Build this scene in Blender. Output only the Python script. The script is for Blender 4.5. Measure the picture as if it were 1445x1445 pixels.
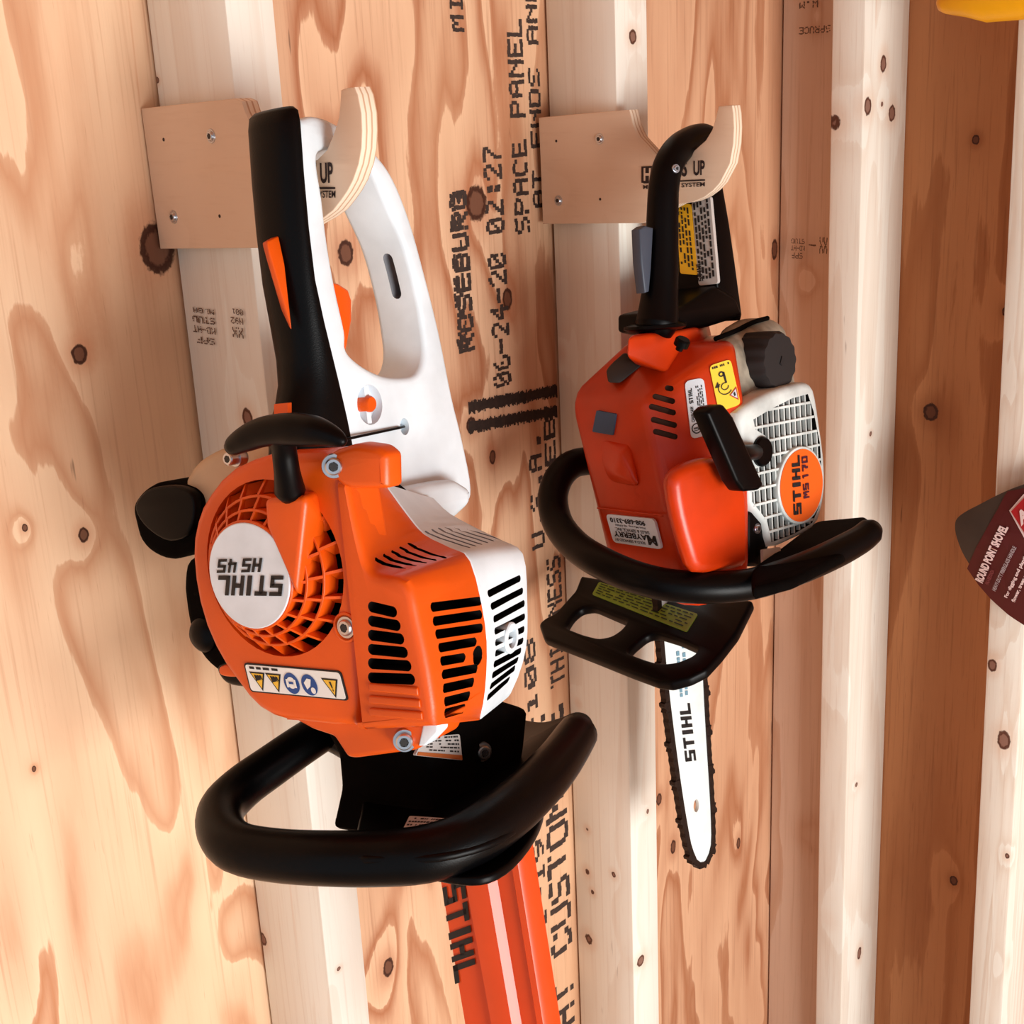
import bpy, bmesh, math, random
from mathutils import Vector, Matrix
random.seed(7)
for o in list(bpy.data.objects): bpy.data.objects.remove(o)
SC = bpy.context.scene; COL = SC.collection
PX = 1445.0
# ---------------------------------------------------------------- camera
FPX = 1812.4; YAW, PITCH, ROLL = 0.81760, 0.30887, -0.04724
CAM = Vector((-0.52174, -0.80609, 0.0))
def cam_axes():
    cy, sy, cp, sp = math.cos(YAW), math.sin(YAW), math.cos(PITCH), math.sin(PITCH)
    f = Vector((sy*cp, cy*cp, -sp)); r = Vector((cy, -sy, 0)); u = r.cross(f)
    c, s = math.cos(ROLL), math.sin(ROLL)
    return c*r + s*u, -s*r + c*u, f
CR, CU, CF = cam_axes()
cd = bpy.data.cameras.new('camera'); cam = bpy.data.objects.new('camera', cd); COL.objects.link(cam)
m = Matrix((CR, CU, -CF)).transposed().to_4x4(); m.translation = CAM; cam.matrix_world = m
cd.sensor_width = 36; cd.lens = 36*FPX/PX; cd.clip_start = 0.01
SC.camera = cam
# ---------------------------------------------------------------- world, lights, exposure
vs = SC.view_settings; vs.view_transform = 'Standard'; vs.look = 'None'; vs.gamma = 1; vs.use_curve_mapping = False
vs.exposure = 0.0
W = bpy.data.worlds.new('world'); SC.world = W; W.use_nodes = True
W.node_tree.nodes['Background'].inputs[0].default_value = (0.86, 0.93, 1.0, 1)
W.node_tree.nodes['Background'].inputs[1].default_value = 0.62
def area(name, loc, target, sx, sy, power, color):
    ld = bpy.data.lights.new(name, 'AREA'); ld.shape = 'RECTANGLE'; ld.size = sx; ld.size_y = sy
    ld.energy = power; ld.color = color
    o = bpy.data.objects.new(name, ld); COL.objects.link(o); o.location = loc
    o.rotation_euler = (Vector(target)-Vector(loc)).to_track_quat('-Z', 'Y').to_euler(); return o
area('doorway_light', (-0.35, -2.6, -0.95), (0.1, 0, -0.6), 1.3, 1.3, 88, (1.0, 0.985, 0.955))
# ---------------------------------------------------------------- helpers
def lin(c):
    return tuple(((x/255.0)/12.92 if x/255.0 <= .04045 else ((x/255.0+.055)/1.055)**2.4) for x in c) + (1,)
MATS = {}
def mat(name, rgb, rough=.5, metal=0, spec=.5, var=0.0, vscale=30, bump=0.0, bscale=400, coat=0):
    if name in MATS: return MATS[name]
    m = bpy.data.materials.new(name); m.use_nodes = True; nt = m.node_tree; b = nt.nodes['Principled BSDF']
    b.inputs['Base Color'].default_value = lin(rgb); b.inputs['Roughness'].default_value = rough
    b.inputs['Metallic'].default_value = metal; b.inputs['Specular IOR Level'].default_value = spec
    b.inputs['Coat Weight'].default_value = coat
    tc = nt.nodes.new('ShaderNodeTexCoord')
    if var:
        n = nt.nodes.new('ShaderNodeTexNoise'); n.inputs['Scale'].default_value = vscale; n.inputs['Detail'].default_value = 5
        nt.links.new(tc.outputs['Object'], n.inputs['Vector'])
        mr = nt.nodes.new('ShaderNodeMapRange'); mr.inputs[1].default_value = .35; mr.inputs[2].default_value = .75
        nt.links.new(n.outputs['Fac'], mr.inputs[0])
        mx = nt.nodes.new('ShaderNodeMix'); mx.data_type = 'RGBA'
        mx.inputs[6].default_value = lin(rgb); mx.inputs[7].default_value = lin([max(0, c*(1-var)) for c in rgb])
        nt.links.new(mr.outputs[0], mx.inputs[0]); nt.links.new(mx.outputs[2], b.inputs['Base Color'])
    if bump:
        n = nt.nodes.new('ShaderNodeTexNoise'); n.inputs['Scale'].default_value = bscale
        nt.links.new(tc.outputs['Object'], n.inputs['Vector'])
        bp = nt.nodes.new('ShaderNodeBump'); bp.inputs['Strength'].default_value = bump; bp.inputs['Distance'].default_value = .0006
        nt.links.new(n.outputs['Fac'], bp.inputs['Height']); nt.links.new(bp.outputs[0], b.inputs['Normal'])
    MATS[name] = m; return m
def ray(px, py): return CF + CR*((px-PX/2)/FPX) - CU*((py-PX/2)/FPX)
class Frame:
    """local axes (three unit vectors) about an origin; at() meets a plane axis=value"""
    def __init__(s, O, a, b, c): s.O = Vector(O); s.ax = [Vector(a).normalized(), Vector(b).normalized(), Vector(c).normalized()]
    def loc(s, w): d = w-s.O; return Vector([a.dot(d) for a in s.ax])
    def w(s, q): return s.O + s.ax[0]*q[0] + s.ax[1]*q[1] + s.ax[2]*q[2]
    def at(s, px, py, ax, v):
        d = ray(px, py); c = (CAM-s.O).dot(s.ax[ax]); t = (v-c)/d.dot(s.ax[ax]); return s.loc(CAM + d*t)
WF = Frame((0, 0, 0), (1, 0, 0), (0, 1, 0), (0, 0, 1))
def finish(name, me, m, parent, sm=35, kind=None):
    me.name = name
    if m is not None: me.materials.clear(); me.materials.append(m)
    if sm: me.shade_smooth(); me.set_sharp_from_angle(angle=math.radians(sm))
    o = bpy.data.objects.new(name, me); COL.objects.link(o)
    if parent is not None:
        r = parent
        while r.parent: r = r.parent
        me.transform(Matrix.Translation(-r.location)); o.parent = parent
    if kind: o['kind'] = kind
    return o
def root(name, loc, label, cat, group=None):
    o = bpy.data.objects.new(name, None); COL.objects.link(o); o.location = loc; o.empty_display_size = .02
    o['label'] = label; o['category'] = cat
    if group: o['group'] = group
    return o
def clean(bm):
    bmesh.ops.remove_doubles(bm, verts=bm.verts, dist=1e-6); bmesh.ops.recalc_face_normals(bm, faces=bm.faces)
def bm_me(bm):
    clean(bm); me = bpy.data.meshes.new('m'); bm.to_mesh(me); bm.free(); return me
def me_of(verts, faces):
    me = bpy.data.meshes.new('m'); me.from_pydata([tuple(v) for v in verts], [], faces)
    bm = bmesh.new(); bm.from_mesh(me); bpy.data.meshes.remove(me); return bm_me(bm)
def join(mes):
    bm = bmesh.new()
    for me in mes: bm.from_mesh(me); bpy.data.meshes.remove(me)
    me = bpy.data.meshes.new('m'); bm.to_mesh(me); bm.free(); return me
def smooth(pts, n=5, closed=True):
    pts = [Vector(p) for p in pts]; N = len(pts); out = []
    for i in range(N if closed else N-1):
        g = (lambda k: pts[k % N]) if closed else (lambda k: pts[min(max(k, 0), N-1)])
        p0, p1, p2, p3 = g(i-1), g(i), g(i+1), g(i+2)
        for j in range(n):
            t = j/n
            out.append(.5*((2*p1)+(p2-p0)*t+(2*p0-5*p1+4*p2-p3)*t*t+(3*p1-p0-3*p2+p3)*t**3))
    if not closed: out.append(pts[-1])
    return out
def rnd(pts, r, n=3):
    """round the corners of a closed outline (r in the units of the points)"""
    pts = [Vector(p) for p in pts]; out = []; N = len(pts)
    for i in range(N):
        p, a, b = pts[i], pts[i-1], pts[(i+1) % N]
        da, db = (a-p), (b-p); ra = min(r, da.length*.45); rb = min(r, db.length*.45)
        s, e = p+da.normalized()*ra, p+db.normalized()*rb
        for j in range(n+1):
            t = j/n; out.append(s*(1-t)**2 + p*2*t*(1-t) + e*t*t)
    return out
def _curve_me(loops, half, bev, res=2):
    cu = bpy.data.curves.new('c', 'CURVE'); cu.dimensions = '2D'; cu.fill_mode = 'BOTH'
    for L in loops:
        sp = cu.splines.new('POLY'); sp.points.add(len(L)-1); sp.use_cyclic_u = True
        for i, p in enumerate(L): sp.points[i].co = (p[0], p[1], 0, 1)
    cu.extrude = max(half-bev, 1e-6); cu.bevel_depth = bev; cu.bevel_resolution = res; cu.offset = -bev
    o = bpy.data.objects.new('c', cu); COL.objects.link(o)
    dg = bpy.context.evaluated_depsgraph_get(); dg.update()
    me = bpy.data.meshes.new_from_object(o.evaluated_get(dg)); bpy.data.objects.remove(o); bpy.data.curves.remove(cu)
    me.materials.clear()
    return me
OTH = {0: (1, 2), 1: (0, 2), 2: (0, 1)}
def prism_me(fr, ax, v, back, outer, holes=(), bev=0.0, px=True, res=2):
    """outline on the plane ax=v (pixels, or local pairs) extruded to ax=back"""
    a, b = OTH[ax]
    def cv(L):
        if px:
            q = [fr.at(p[0], p[1], ax, v) for p in L]; return [(k[a], k[b]) for k in q]
        return [(p[0], p[1]) for p in L]
    me = _curve_me([cv(outer)]+[cv(h) for h in holes], abs(v-back)/2, bev, res)
    mid = (v+back)/2
    for vt in me.vertices:
        q = [0, 0, 0]; q[a], q[b], q[ax] = vt.co[0], vt.co[1], mid+vt.co[2]; vt.co = fr.w(q)
    bm = bmesh.new(); bm.from_mesh(me); bpy.data.meshes.remove(me); return bm_me(bm)
def prism(name, fr, ax, v, back, outer, m, parent, holes=(), bev=0.0, px=True, sm=35, kind=None):
    return finish(name, prism_me(fr, ax, v, back, outer, holes, bev, px), m, parent, sm, kind)
def hull_me(pts, bev=0.0, seg=3):
    bm = bmesh.new()
    for p in pts: bm.verts.new(p)
    r = bmesh.ops.convex_hull(bm, input=bm.verts)
    junk = list({e for e in r['geom_interior'] + r['geom_unused'] if isinstance(e, bmesh.types.BMVert)})
    if junk: bmesh.ops.delete(bm, geom=junk, context='VERTS')
    bmesh.ops.dissolve_limit(bm, angle_limit=math.radians(4), verts=bm.verts, edges=bm.edges)
    bmesh.ops.recalc_face_normals(bm, faces=bm.faces)
    if bev:
        es = [e for e in bm.edges if e.is_manifold and e.calc_face_angle(0) > math.radians(12)]
        bmesh.ops.bevel(bm, geom=es, offset=bev, segments=seg, profile=.5, affect='EDGES', clamp_overlap=True)
    return bm_me(bm)
def hull(name, pts, m, parent, bev=0.0, sm=40): return finish(name, hull_me(pts, bev), m, parent, sm)
def loft_me(rings, caps=True):
    n = len(rings[0]); V = [p for r in rings for p in r]; Fc = []
    for k in range(len(rings)-1):
        for i in range(n):
            j = (i+1) % n; Fc.append((k*n+i, k*n+j, (k+1)*n+j, (k+1)*n+i))
    if caps: Fc.append(tuple(range(n))); Fc.append(tuple(range((len(rings)-1)*n, len(rings)*n)))
    return me_of(V, Fc)
def bevel_me(me, off, ang=25, seg=3):
    bm = bmesh.new(); bm.from_mesh(me); bpy.data.meshes.remove(me); clean(bm)
    es = [e for e in bm.edges if e.is_manifold and e.calc_face_angle(0) > math.radians(ang)]
    bmesh.ops.bevel(bm, geom=es, offset=off, segments=seg, profile=.5, affect='EDGES', clamp_overlap=True)
    return bm_me(bm)
def tube_me(pts, rad, n=16, closed=False, caps=True):
    pts = [Vector(p) for p in pts]; N = len(pts)
    if not isinstance(rad, (list, tuple)): rad = [rad]*N
    elif len(rad) != N: rad = [rad[int(i*(len(rad)-1)/(N-1))]*(1-(i*(len(rad)-1)/(N-1)) % 1) + rad[min(int(i*(len(rad)-1)/(N-1))+1, len(rad)-1)]*((i*(len(rad)-1)/(N-1)) % 1) for i in range(N)]
    rings = []; prev = None
    for i in range(N):
        a = pts[(i-1) % N] if closed or i else pts[i]; b = pts[(i+1) % N] if closed or i < N-1 else pts[i]
        t = (b-a).normalized()
        if prev is None: prev = t.orthogonal().normalized()
        prev = (prev - t*prev.dot(t)).normalized(); q = t.cross(prev)
        if caps and not closed and i == 0:
            for s, k in ((1.0, .25), (.7, .7)): rings.append([pts[0]-t*rad[0]*s*.8+(prev*math.cos(x)+q*math.sin(x))*rad[0]*k for x in [2*math.pi*j/n for j in range(n)]])
        rings.append([pts[i]+(prev*math.cos(x)+q*math.sin(x))*rad[i] for x in [2*math.pi*j/n for j in range(n)]])
        if caps and not closed and i == N-1:
            for s, k in ((.7, .7), (1.0, .25)): rings.append([pts[i]+t*rad[i]*s*.8+(prev*math.cos(x)+q*math.sin(x))*rad[i]*k for x in [2*math.pi*j/n for j in range(n)]])
    if closed: rings.append(rings[0]); return loft_me(rings, False)
    return loft_me(rings)
def tube(name, pts, rad, m, parent, n=16, closed=False): return finish(name, tube_me(pts, rad, n, closed), m, parent, 50)
def lathe_me(c, axis, prof, n=32, flute=None):
    """prof: (distance along axis, radius) list"""
    axis = Vector(axis).normalized(); p = axis.orthogonal().normalized(); q = axis.cross(p); c = Vector(c)
    rings = []
    for h, r in prof:
        rr = max(r, 1e-5)
        rings.append([c+axis*h+(p*math.cos(x)+q*math.sin(x))*(rr*(1+(flute*(.5+.5*math.cos(x*14)) if flute else 0))) for x in [2*math.pi*j/n for j in range(n)]])
    return loft_me(rings)
def lathe(name, c, axis, prof, m, parent, n=32, flute=None, sm=35): return finish(name, lathe_me(c, axis, prof, n, flute), m, parent, sm)
def cut(o, cutters, inner):
    """boolean pockets; cutters is a list of meshes in world space"""
    r = o
    while r.parent: r = r.parent
    me = join(cutters); me.transform(Matrix.Translation(-r.location)); me.materials.clear(); me.materials.append(inner)
    c = bpy.data.objects.new('cutter', me); COL.objects.link(c); c.location = r.location
    par = o.parent; o.parent = None; loc = o.location.copy(); o.location = r.location
    md = o.modifiers.new('b', 'BOOLEAN'); md.object = c; md.operation = 'DIFFERENCE'; md.material_mode = 'TRANSFER'
    for solver, selfx in (('EXACT', False), ('EXACT', True), ('FAST', False)):
        md.solver = solver; md.use_self = selfx
        dg = bpy.context.evaluated_depsgraph_get(); dg.update()
        new = bpy.data.meshes.new_from_object(o.evaluated_get(dg))
        if len(new.polygons) > len(o.data.polygons)*.5: break
        bpy.data.meshes.remove(new); new = None
    o.modifiers.clear()
    if new is None: new = o.data.copy()
    if solver == 'FAST' or selfx: print('cut fallback', o.name, solver, selfx)
    old = o.data; new.name = o.name; o.data = new; bpy.data.meshes.remove(old)
    bpy.data.objects.remove(c); bpy.data.meshes.remove(me)
    new.shade_smooth(); new.set_sharp_from_angle(angle=math.radians(33))
    o.parent = par; o.location = loc
def text_me(s, bold=0.0, shear=0.0):
    cu = bpy.data.curves.new('t', 'FONT'); cu.body = s; cu.offset = bold; cu.shear = shear; cu.fill_mode = 'FRONT'; cu.resolution_u = 3
    o = bpy.data.objects.new('t', cu); COL.objects.link(o)
    dg = bpy.context.evaluated_depsgraph_get(); dg.update()
    me = bpy.data.meshes.new_from_object(o.evaluated_get(dg)); bpy.data.objects.remove(o); bpy.data.curves.remove(cu); me.materials.clear()
    return me
BLK = {  # squared heavy letters as boxes on a unit cell
 'S': [(0, .8, 1, 1), (0, .4, 1, .6), (0, 0, 1, .2), (0, .5, .32, .9), (.68, .1, 1, .5)],
 'T': [(0, .78, 1, 1), (.34, 0, .66, .9)], 'I': [(.3, 0, .7, 1)],
 'H': [(0, 0, .32, 1), (.68, 0, 1, 1), (.2, .4, .8, .62)], 'L': [(0, 0, .33, 1), (0, 0, 1, .22)],
 'M': [(0, 0, .22, 1), (.78, 0, 1, 1), (.2, .55, .42, 1), (.58, .55, .8, 1), (.38, .35, .62, .75)],
 '4': [(0, .25, 1, .45), (.6, 0, .9, 1), (0, .3, .3, 1)], '5': [(0, .8, 1, 1), (0, .42, 1, .62), (0, 0, 1, .2), (0, .5, .3, .9), (.7, .1, 1, .52)],
 '1': [(.35, 0, .65, 1), (.15, .78, .5, 1)], '7': [(0, .78, 1, 1), (.55, .4, .95, .85), (.35, 0, .7, .5)],
 '0': [(0, 0, .3, 1), (.7, 0, 1, 1), (.1, .8, .9, 1), (.1, 0, .9, .2)], ' ': []}
def block_me(s, shear=.12, adv=1.18):
    V = []; Fc = []; x = 0
    for ch in s:
        w = .45 if ch == ' ' else (.62 if ch == 'I' else 1)
        for (a, b, c, d) in BLK[ch]:
            if ch == 'I': a, c = .12, .5
            k = len(V)
            for (X, Y) in ((a, b), (c, b), (c, d), (a, d)): V.append((x+X+shear*Y, Y*1.0, 0))
            Fc.append((k, k+1, k+2, k+3))
        x += w*adv if ch != ' ' else .45
    me = bpy.data.meshes.new('m'); me.from_pydata(V, [], Fc); return me
def place(me, bl, br, tl, n=None, lift=.0003):
    """fit a flat mesh to the parallelogram bl, br, tl (world points)"""
    xs = [v.co.x for v in me.vertices]; ys = [v.co.y for v in me.vertices]
    x0, x1, y0, y1 = min(xs), max(xs), min(ys), max(ys); X, Y = br-bl, tl-bl
    nn = X.cross(Y).normalized()
    if nn.dot(CAM-bl) < 0: nn = -nn
    for v in me.vertices: v.co = bl + X*((v.co.x-x0)/(x1-x0)) + Y*((v.co.y-y0)/(y1-y0)) + nn*lift
    return me
def pl(fr, ax, v, *pts): return [fr.w(fr.at(p[0], p[1], ax, v)) for p in pts]
def words(name, s, q, m, parent, bold=0.02, shear=0.0, block=False, lift=.0004):
    me = block_me(s, shear) if block else text_me(s, bold, shear)
    return finish(name, place(me, q[0], q[1], q[2], lift=lift), m, parent, 0)
def flat_me(pts):
    """one flat polygon as a mesh in world space"""
    me = bpy.data.meshes.new('m'); me.from_pydata([tuple(p) for p in pts], [], [tuple(range(len(pts)))]); return me
def lerp4(c, s, t):  # c: corners tl,tr,br,bl ; s right, t down
    return (c[0]*(1-s)+c[1]*s)*(1-t) + (c[3]*(1-s)+c[2]*s)*t
def decal(name, c4, m, parent, thick=.0004, r=.12, label=None, border=None):
    """thin rounded label on four world corners tl,tr,br,bl"""
    n = (c4[1]-c4[0]).cross(c4[3]-c4[0]).normalized()
    if n.dot(CAM-c4[0]) < 0: n = -n
    hgt = (c4[3]-c4[0]).length; L = rnd(c4, hgt*r, 4)
    a = [p+n*thick for p in L]; b = [p-n*.0015 for p in L]
    o = finish(name, loft_me([b, a]), m, parent, 0)
    if label: o['label'] = label
    return o
def lines_me(c4, rows, s0=.06, s1=.94, t0=.1, t1=.9, fill=.45, gap=.0006, vert=False, dens=.8):
    """tiny word-like dashes in rows over a label"""
    n = (c4[1]-c4[0]).cross(c4[3]-c4[0]).normalized()
    if n.dot(CAM-c4[0]) < 0: n = -n
    V = []; Fc = []
    for r in range(rows):
        ta = t0+(t1-t0)*(r/rows); tb = ta+(t1-t0)/rows*fill; s = s0
        while s < s1-.02:
            w = random.uniform(.03, .09)
            if random.random() < dens:
                k = len(V); e = min(s+w, s1)
                for (x, y) in ((s, ta), (e, ta), (e, tb), (s, tb)):
                    V.append(lerp4(c4, *((x, y) if not vert else (y, x))) + n*gap)
                Fc.append((k, k+1, k+2, k+3))
            s += w+random.uniform(.012, .03)
    me = bpy.data.meshes.new('m'); me.from_pydata([tuple(v) for v in V], [], Fc); return me
def screw(parent, c, axis, r, m, dark, name='screw', tall=.5):
    o = lathe(name, c, axis, [(-r*1.0, r*1.05), (0, r*1.05), (r*.12, r), (r*.12, r*.78), (r*tall, r*.74), (r*(tall+.12), r*.62), (r*(tall+.12), r*.4), (r*.15, r*.36)], m, parent, 24)
    ax = Vector(axis).normalized(); p = ax.orthogonal().normalized(); q = ax.cross(p); L = []
    for k in range(24):
        a = 2*math.pi*k/24; rr = r*(.42 if (k//2) % 2 else .3); L.append(Vector(c)+ax*r*(tall+.14)+(p*math.cos(a)+q*math.sin(a))*rr)
    finish('socket', loft_me([[v-ax*r*.1 for v in L], L]), dark, o, 0)
    return o
# ---------------------------------------------------------------- wood
def wood(name, light, mid, dark, plane, sc=(5, 1.1), rings=7, grain=260, gz=5, knots=(), contrast=1.0, tone=None, rough=.62, bump=.12, seed=0, spec=.25, knotcol=(60, 28, 16), warm=(205, 120, 70), dist=.25):
    m = bpy.data.materials.new(name); m.use_nodes = True; nt = m.node_tree; N = nt.nodes; Lk = nt.links; b = N['Principled BSDF']
    b.inputs['Roughness'].default_value = rough; b.inputs['Specular IOR Level'].default_value = spec
    tc = N.new('ShaderNodeTexCoord')
    def M(op, x, y=None, clamp=False):
        n = N.new('ShaderNodeMath'); n.operation = op; n.use_clamp = clamp
        for i, v in enumerate((x, y)):
            if v is None: continue
            if isinstance(v, (int, float)): n.inputs[i].default_value = v
            else: Lk.new(v, n.inputs[i])
        return n.outputs[0]
    def mapn(scale, off=(0, 0, 0)):
        n = N.new('ShaderNodeMapping'); n.inputs['Scale'].default_value = scale; n.inputs['Location'].default_value = off
        Lk.new(tc.outputs['Object'], n.inputs['Vector']); return n.outputs[0]
    def noise(vec, s=1, det=2, rough=.5, dist=0):
        n = N.new('ShaderNodeTexNoise'); n.inputs['Scale'].default_value = s; n.inputs['Detail'].default_value = det; n.inputs['Roughness'].default_value = rough
        n.inputs['Distortion'].default_value = dist; Lk.new(vec, n.inputs['Vector']); return n.outputs['Fac']
    def mix(f, a, c):
        n = N.new('ShaderNodeMix'); n.data_type = 'RGBA'
        if isinstance(f, float): n.inputs[0].default_value = f
        else: Lk.new(f, n.inputs[0])
        for i, v in ((6, a), (7, c)):
            if isinstance(v, tuple): n.inputs[i].default_value = v
            else: Lk.new(v, n.inputs[i])
        return n.outputs[2]
    def rng(x, a, c, d=0., e=1.):
        n = N.new('ShaderNodeMapRange'); n.inputs[1].default_value = a; n.inputs[2].default_value = c; n.inputs[3].default_value = d; n.inputs[4].default_value = e
        n.interpolation_type = 'SMOOTHSTEP'; Lk.new(x, n.inputs[0]); return n.outputs[0]
    h = noise(mapn((sc[0], sc[0], sc[1]), (seed*3.1, seed*1.7, seed*2.3)), 1, 2, .5, dist)
    h = M('ADD', h, M('MULTIPLY', noise(mapn((sc[0]*4, sc[0]*4, sc[1]*3), (seed, 4, 2)), 1, 3), .10))
    h = M('ADD', h, M('MULTIPLY', noise(mapn((70, 70, 7)), 1, 4, .65), .045))
    core = None; halo = None; rim = None
    wob = M('MULTIPLY', M('SUBTRACT', noise(mapn((300, 300, 220)), 1, 2), .5), .5) if knots else None
    for (p, r, *st) in knots:
        vst = st[0] if st else 1.35
        n = N.new('ShaderNodeMapping'); n.vector_type = 'POINT'
        sx = [1/r, 1/r, 1/(r*vst)]; sx[{'x': 1, 'y': 0}[plane] if plane in 'xy' else 0] = 1/r*.0 if plane in 'xy' else 1/r
        n.inputs['Scale'].default_value = sx; n.inputs['Location'].default_value = [-p[i]*sx[i] for i in range(3)]
        Lk.new(tc.outputs['Object'], n.inputs['Vector'])
        ln = N.new('ShaderNodeVectorMath'); ln.operation = 'LENGTH'; Lk.new(n.outputs[0], ln.inputs[0]); d = ln.outputs['Value']
        d = M('ADD', d, wob)
        h = M('ADD', h, M('MULTIPLY', M('POWER', 2.718, M('MULTIPLY', M('MULTIPLY', d, d), -.04)), .09))
        c_ = rng(d, 1.05, .75); hl = rng(d, 3.2, .8); rm = M('MULTIPLY', rng(d, 1.15, .98), rng(d, .62, .8))
        core = c_ if core is None else M('MAXIMUM', core, c_); halo = hl if halo is None else M('MAXIMUM', halo, hl); rim = rm if rim is None else M('MAXIMUM', rim, rm)
    fr = M('FRACT', M('MULTIPLY', h, rings))
    cr = N.new('ShaderNodeValToRGB'); Lk.new(fr, cr.inputs[0]); e = cr.color_ramp.elements
    e[0].position = 0; e[0].color = (0, 0, 0, 1); e[1].position = .55; e[1].color = (.35,)*3+(1,)
    x = e.new(.86); x.color = (1, 1, 1, 1); x = e.new(.97); x.color = (.75,)*3+(1,); x = e.new(1.0); x.color = (0, 0, 0, 1)
    col = mix(M('MULTIPLY', cr.outputs[0], contrast), lin(light), lin(mid))
    fine = noise(mapn((grain, grain, gz), (seed, 0, 0)), 1, 3, .6)
    col = mix(M('MULTIPLY', rng(fine, .5, .78), .5*contrast), col, lin(dark))
    big = noise(mapn((3.2, 3.2, 1.6), (seed*2, 7, 1)), 1, 2)
    if tone: col = mix(M('MULTIPLY', rng(big, .42, .62), .4), col, lin(tone))
    pore = noise(mapn((500, 500, 30), (3, seed, 0)), 1, 2)
    col = mix(M('MULTIPLY', rng(pore, .66, .75), .25*contrast), col, lin(dark))
    streak = noise(mapn((45, 45, 3.0), (seed*5, 1, 9)), 1, 4, .6, .4)
    col = mix(M('MULTIPLY', rng(streak, .66, .76), .55*contrast), col, lin(warm))
    fleck = noise(mapn((60, 60, 7), (seed*3, 5, 2)), 1, 3, .7)
    col = mix(M('MULTIPLY', rng(fleck, .70, .76), .7*contrast), col, lin(knotcol))
    if knots:
        col = mix(M('MULTIPLY', halo, .4), col, lin(warm)); col = mix(M('MULTIPLY', core, .88), col, lin([int(k*1.25+14) for k in knotcol])); col = mix(M('MULTIPLY', rim, .95), col, lin(knotcol))
    Lk.new(col, b.inputs['Base Color'])
    bp = N.new('ShaderNodeBump'); bp.inputs['Strength'].default_value = bump; bp.inputs['Distance'].default_value = .001
    Lk.new(M('ADD', fine, M('MULTIPLY', fr, .3)), bp.inputs['Height']); Lk.new(bp.outputs[0], b.inputs['Normal'])
    return m
def kn(lst, ax, v): return [(WF.at(x, y, ax, v), r, *s) for (x, y, r, *s) in lst]
def box_me(x0, x1, y0, y1, z0, z1, lean=0.0, bev=.0012, yl=0.0):
    V = []
    for z in (z0, z1):
        for (x, y) in ((x0, y0), (x1, y0), (x1, y1), (x0, y1)): V.append((x-lean*z, y+yl*z, z))
    me = me_of(V, [(0, 1, 2, 3), (4, 5, 6, 7), (0, 1, 5, 4), (1, 2, 6, 5), (2, 3, 7, 6), (3, 0, 4, 7)])
    return bevel_me(me, bev, 30, 2) if bev else me
ZF, ZC = -1.45, 0.95
# ================================================================ THE SETTING
LEAN = .026
XB = .868
def plywood(name, light, mid, dk, tone, warm, seed, **k): return wood(name, light, mid, dk, 'x', sc=(8.5, 1.9), rings=6.5, seed=seed, contrast=1.0, dist=.7, tone=tone, warm=warm, knots=PK, **k)
PK = kn([(112, 500, .0055, 1.2), (118, 755, .0038), (222, 350, .013, 1.3), (488, 357, .0075, 1.3), (672, 287, .0125, 1.15), (548, 1365, .006, 1.6), (665, 600, .006, 1.2),
              (716, 422, .006, 1.6), (985, 1125, .006, 1.6), (1042, 1190, .004, 2), (950, 1195, .005, 1.8), (48, 1085, .0016), (930, 1128, .005, 1.5), (1093, 352, .006, 1.9), (695, 645, .004, 1.6), (35, 745, .002)], 1, 0)
ply = plywood('plywood_left', (236, 202, 168), (186, 124, 86), (168, 106, 72), (234, 196, 160), (196, 126, 88), 2)
ply2 = plywood('plywood_middle', (224, 184, 150), (170, 110, 76), (150, 90, 60), (220, 176, 138), (170, 100, 66), 5)
ply3 = plywood('plywood_far', (214, 168, 134), (170, 112, 78), (146, 88, 58), (204, 152, 116), (160, 94, 60), 11)
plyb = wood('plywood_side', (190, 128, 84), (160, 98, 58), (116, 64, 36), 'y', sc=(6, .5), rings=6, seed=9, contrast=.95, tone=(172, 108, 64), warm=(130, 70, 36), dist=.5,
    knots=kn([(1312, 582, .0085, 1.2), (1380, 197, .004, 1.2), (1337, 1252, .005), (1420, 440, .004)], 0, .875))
PINE = dict(light=(236, 231, 220), mid=(224, 210, 194), dark=(198, 172, 150))
def pine(name, plane, knots, seed, **k):
    a = dict(PINE); a.update(k)
    return wood(name, a.pop('light'), a.pop('mid'), a.pop('dark'), plane, sc=a.pop('sc', (11, .9)), rings=a.pop('rings', 6), seed=seed, contrast=a.pop('contrast', .55), knots=knots, warm=(216, 176, 146), knotcol=(84, 46, 32), **a)
st1 = pine('stud_pine_a', 'z', kn([(348, 590, .0055, 1.2), (371, 1325, .0045, 1.3), (222, 113, .002, 1)], 0, .0) + kn([(478, 1367, .0018, 1), (459, 1228, .006, 1)], 1, -.089), 1)
st2 = pine('stud_pine_b', 'z', kn([(826, 1232, .004, 1.1), (834, 1260, .003, 1.1), (828, 1327, .006, 1.1), (868, 1233, .0035, 1.1), (812, 994, .003, 1.1), (826, 1172, .003, 1.1), (786, 500, .004)], 0, .405)
           + kn([(893, 52, .005, 1.1), (904, 1356, .006, 1.0), (914, 1145, .002)], 1, -.089), 4)
st3 = pine('stud_pine_c', 'z', kn([(1130, 398, .006, 1.1), (1144, 398, .003, 1), (1120, 893, .003), (1127, 1182, .006, 1.1), (1150, 22, .004, 1.2)], 0, .81), 5, light=(214, 184, 162), mid=(184, 134, 100), dark=(150, 96, 62))
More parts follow.
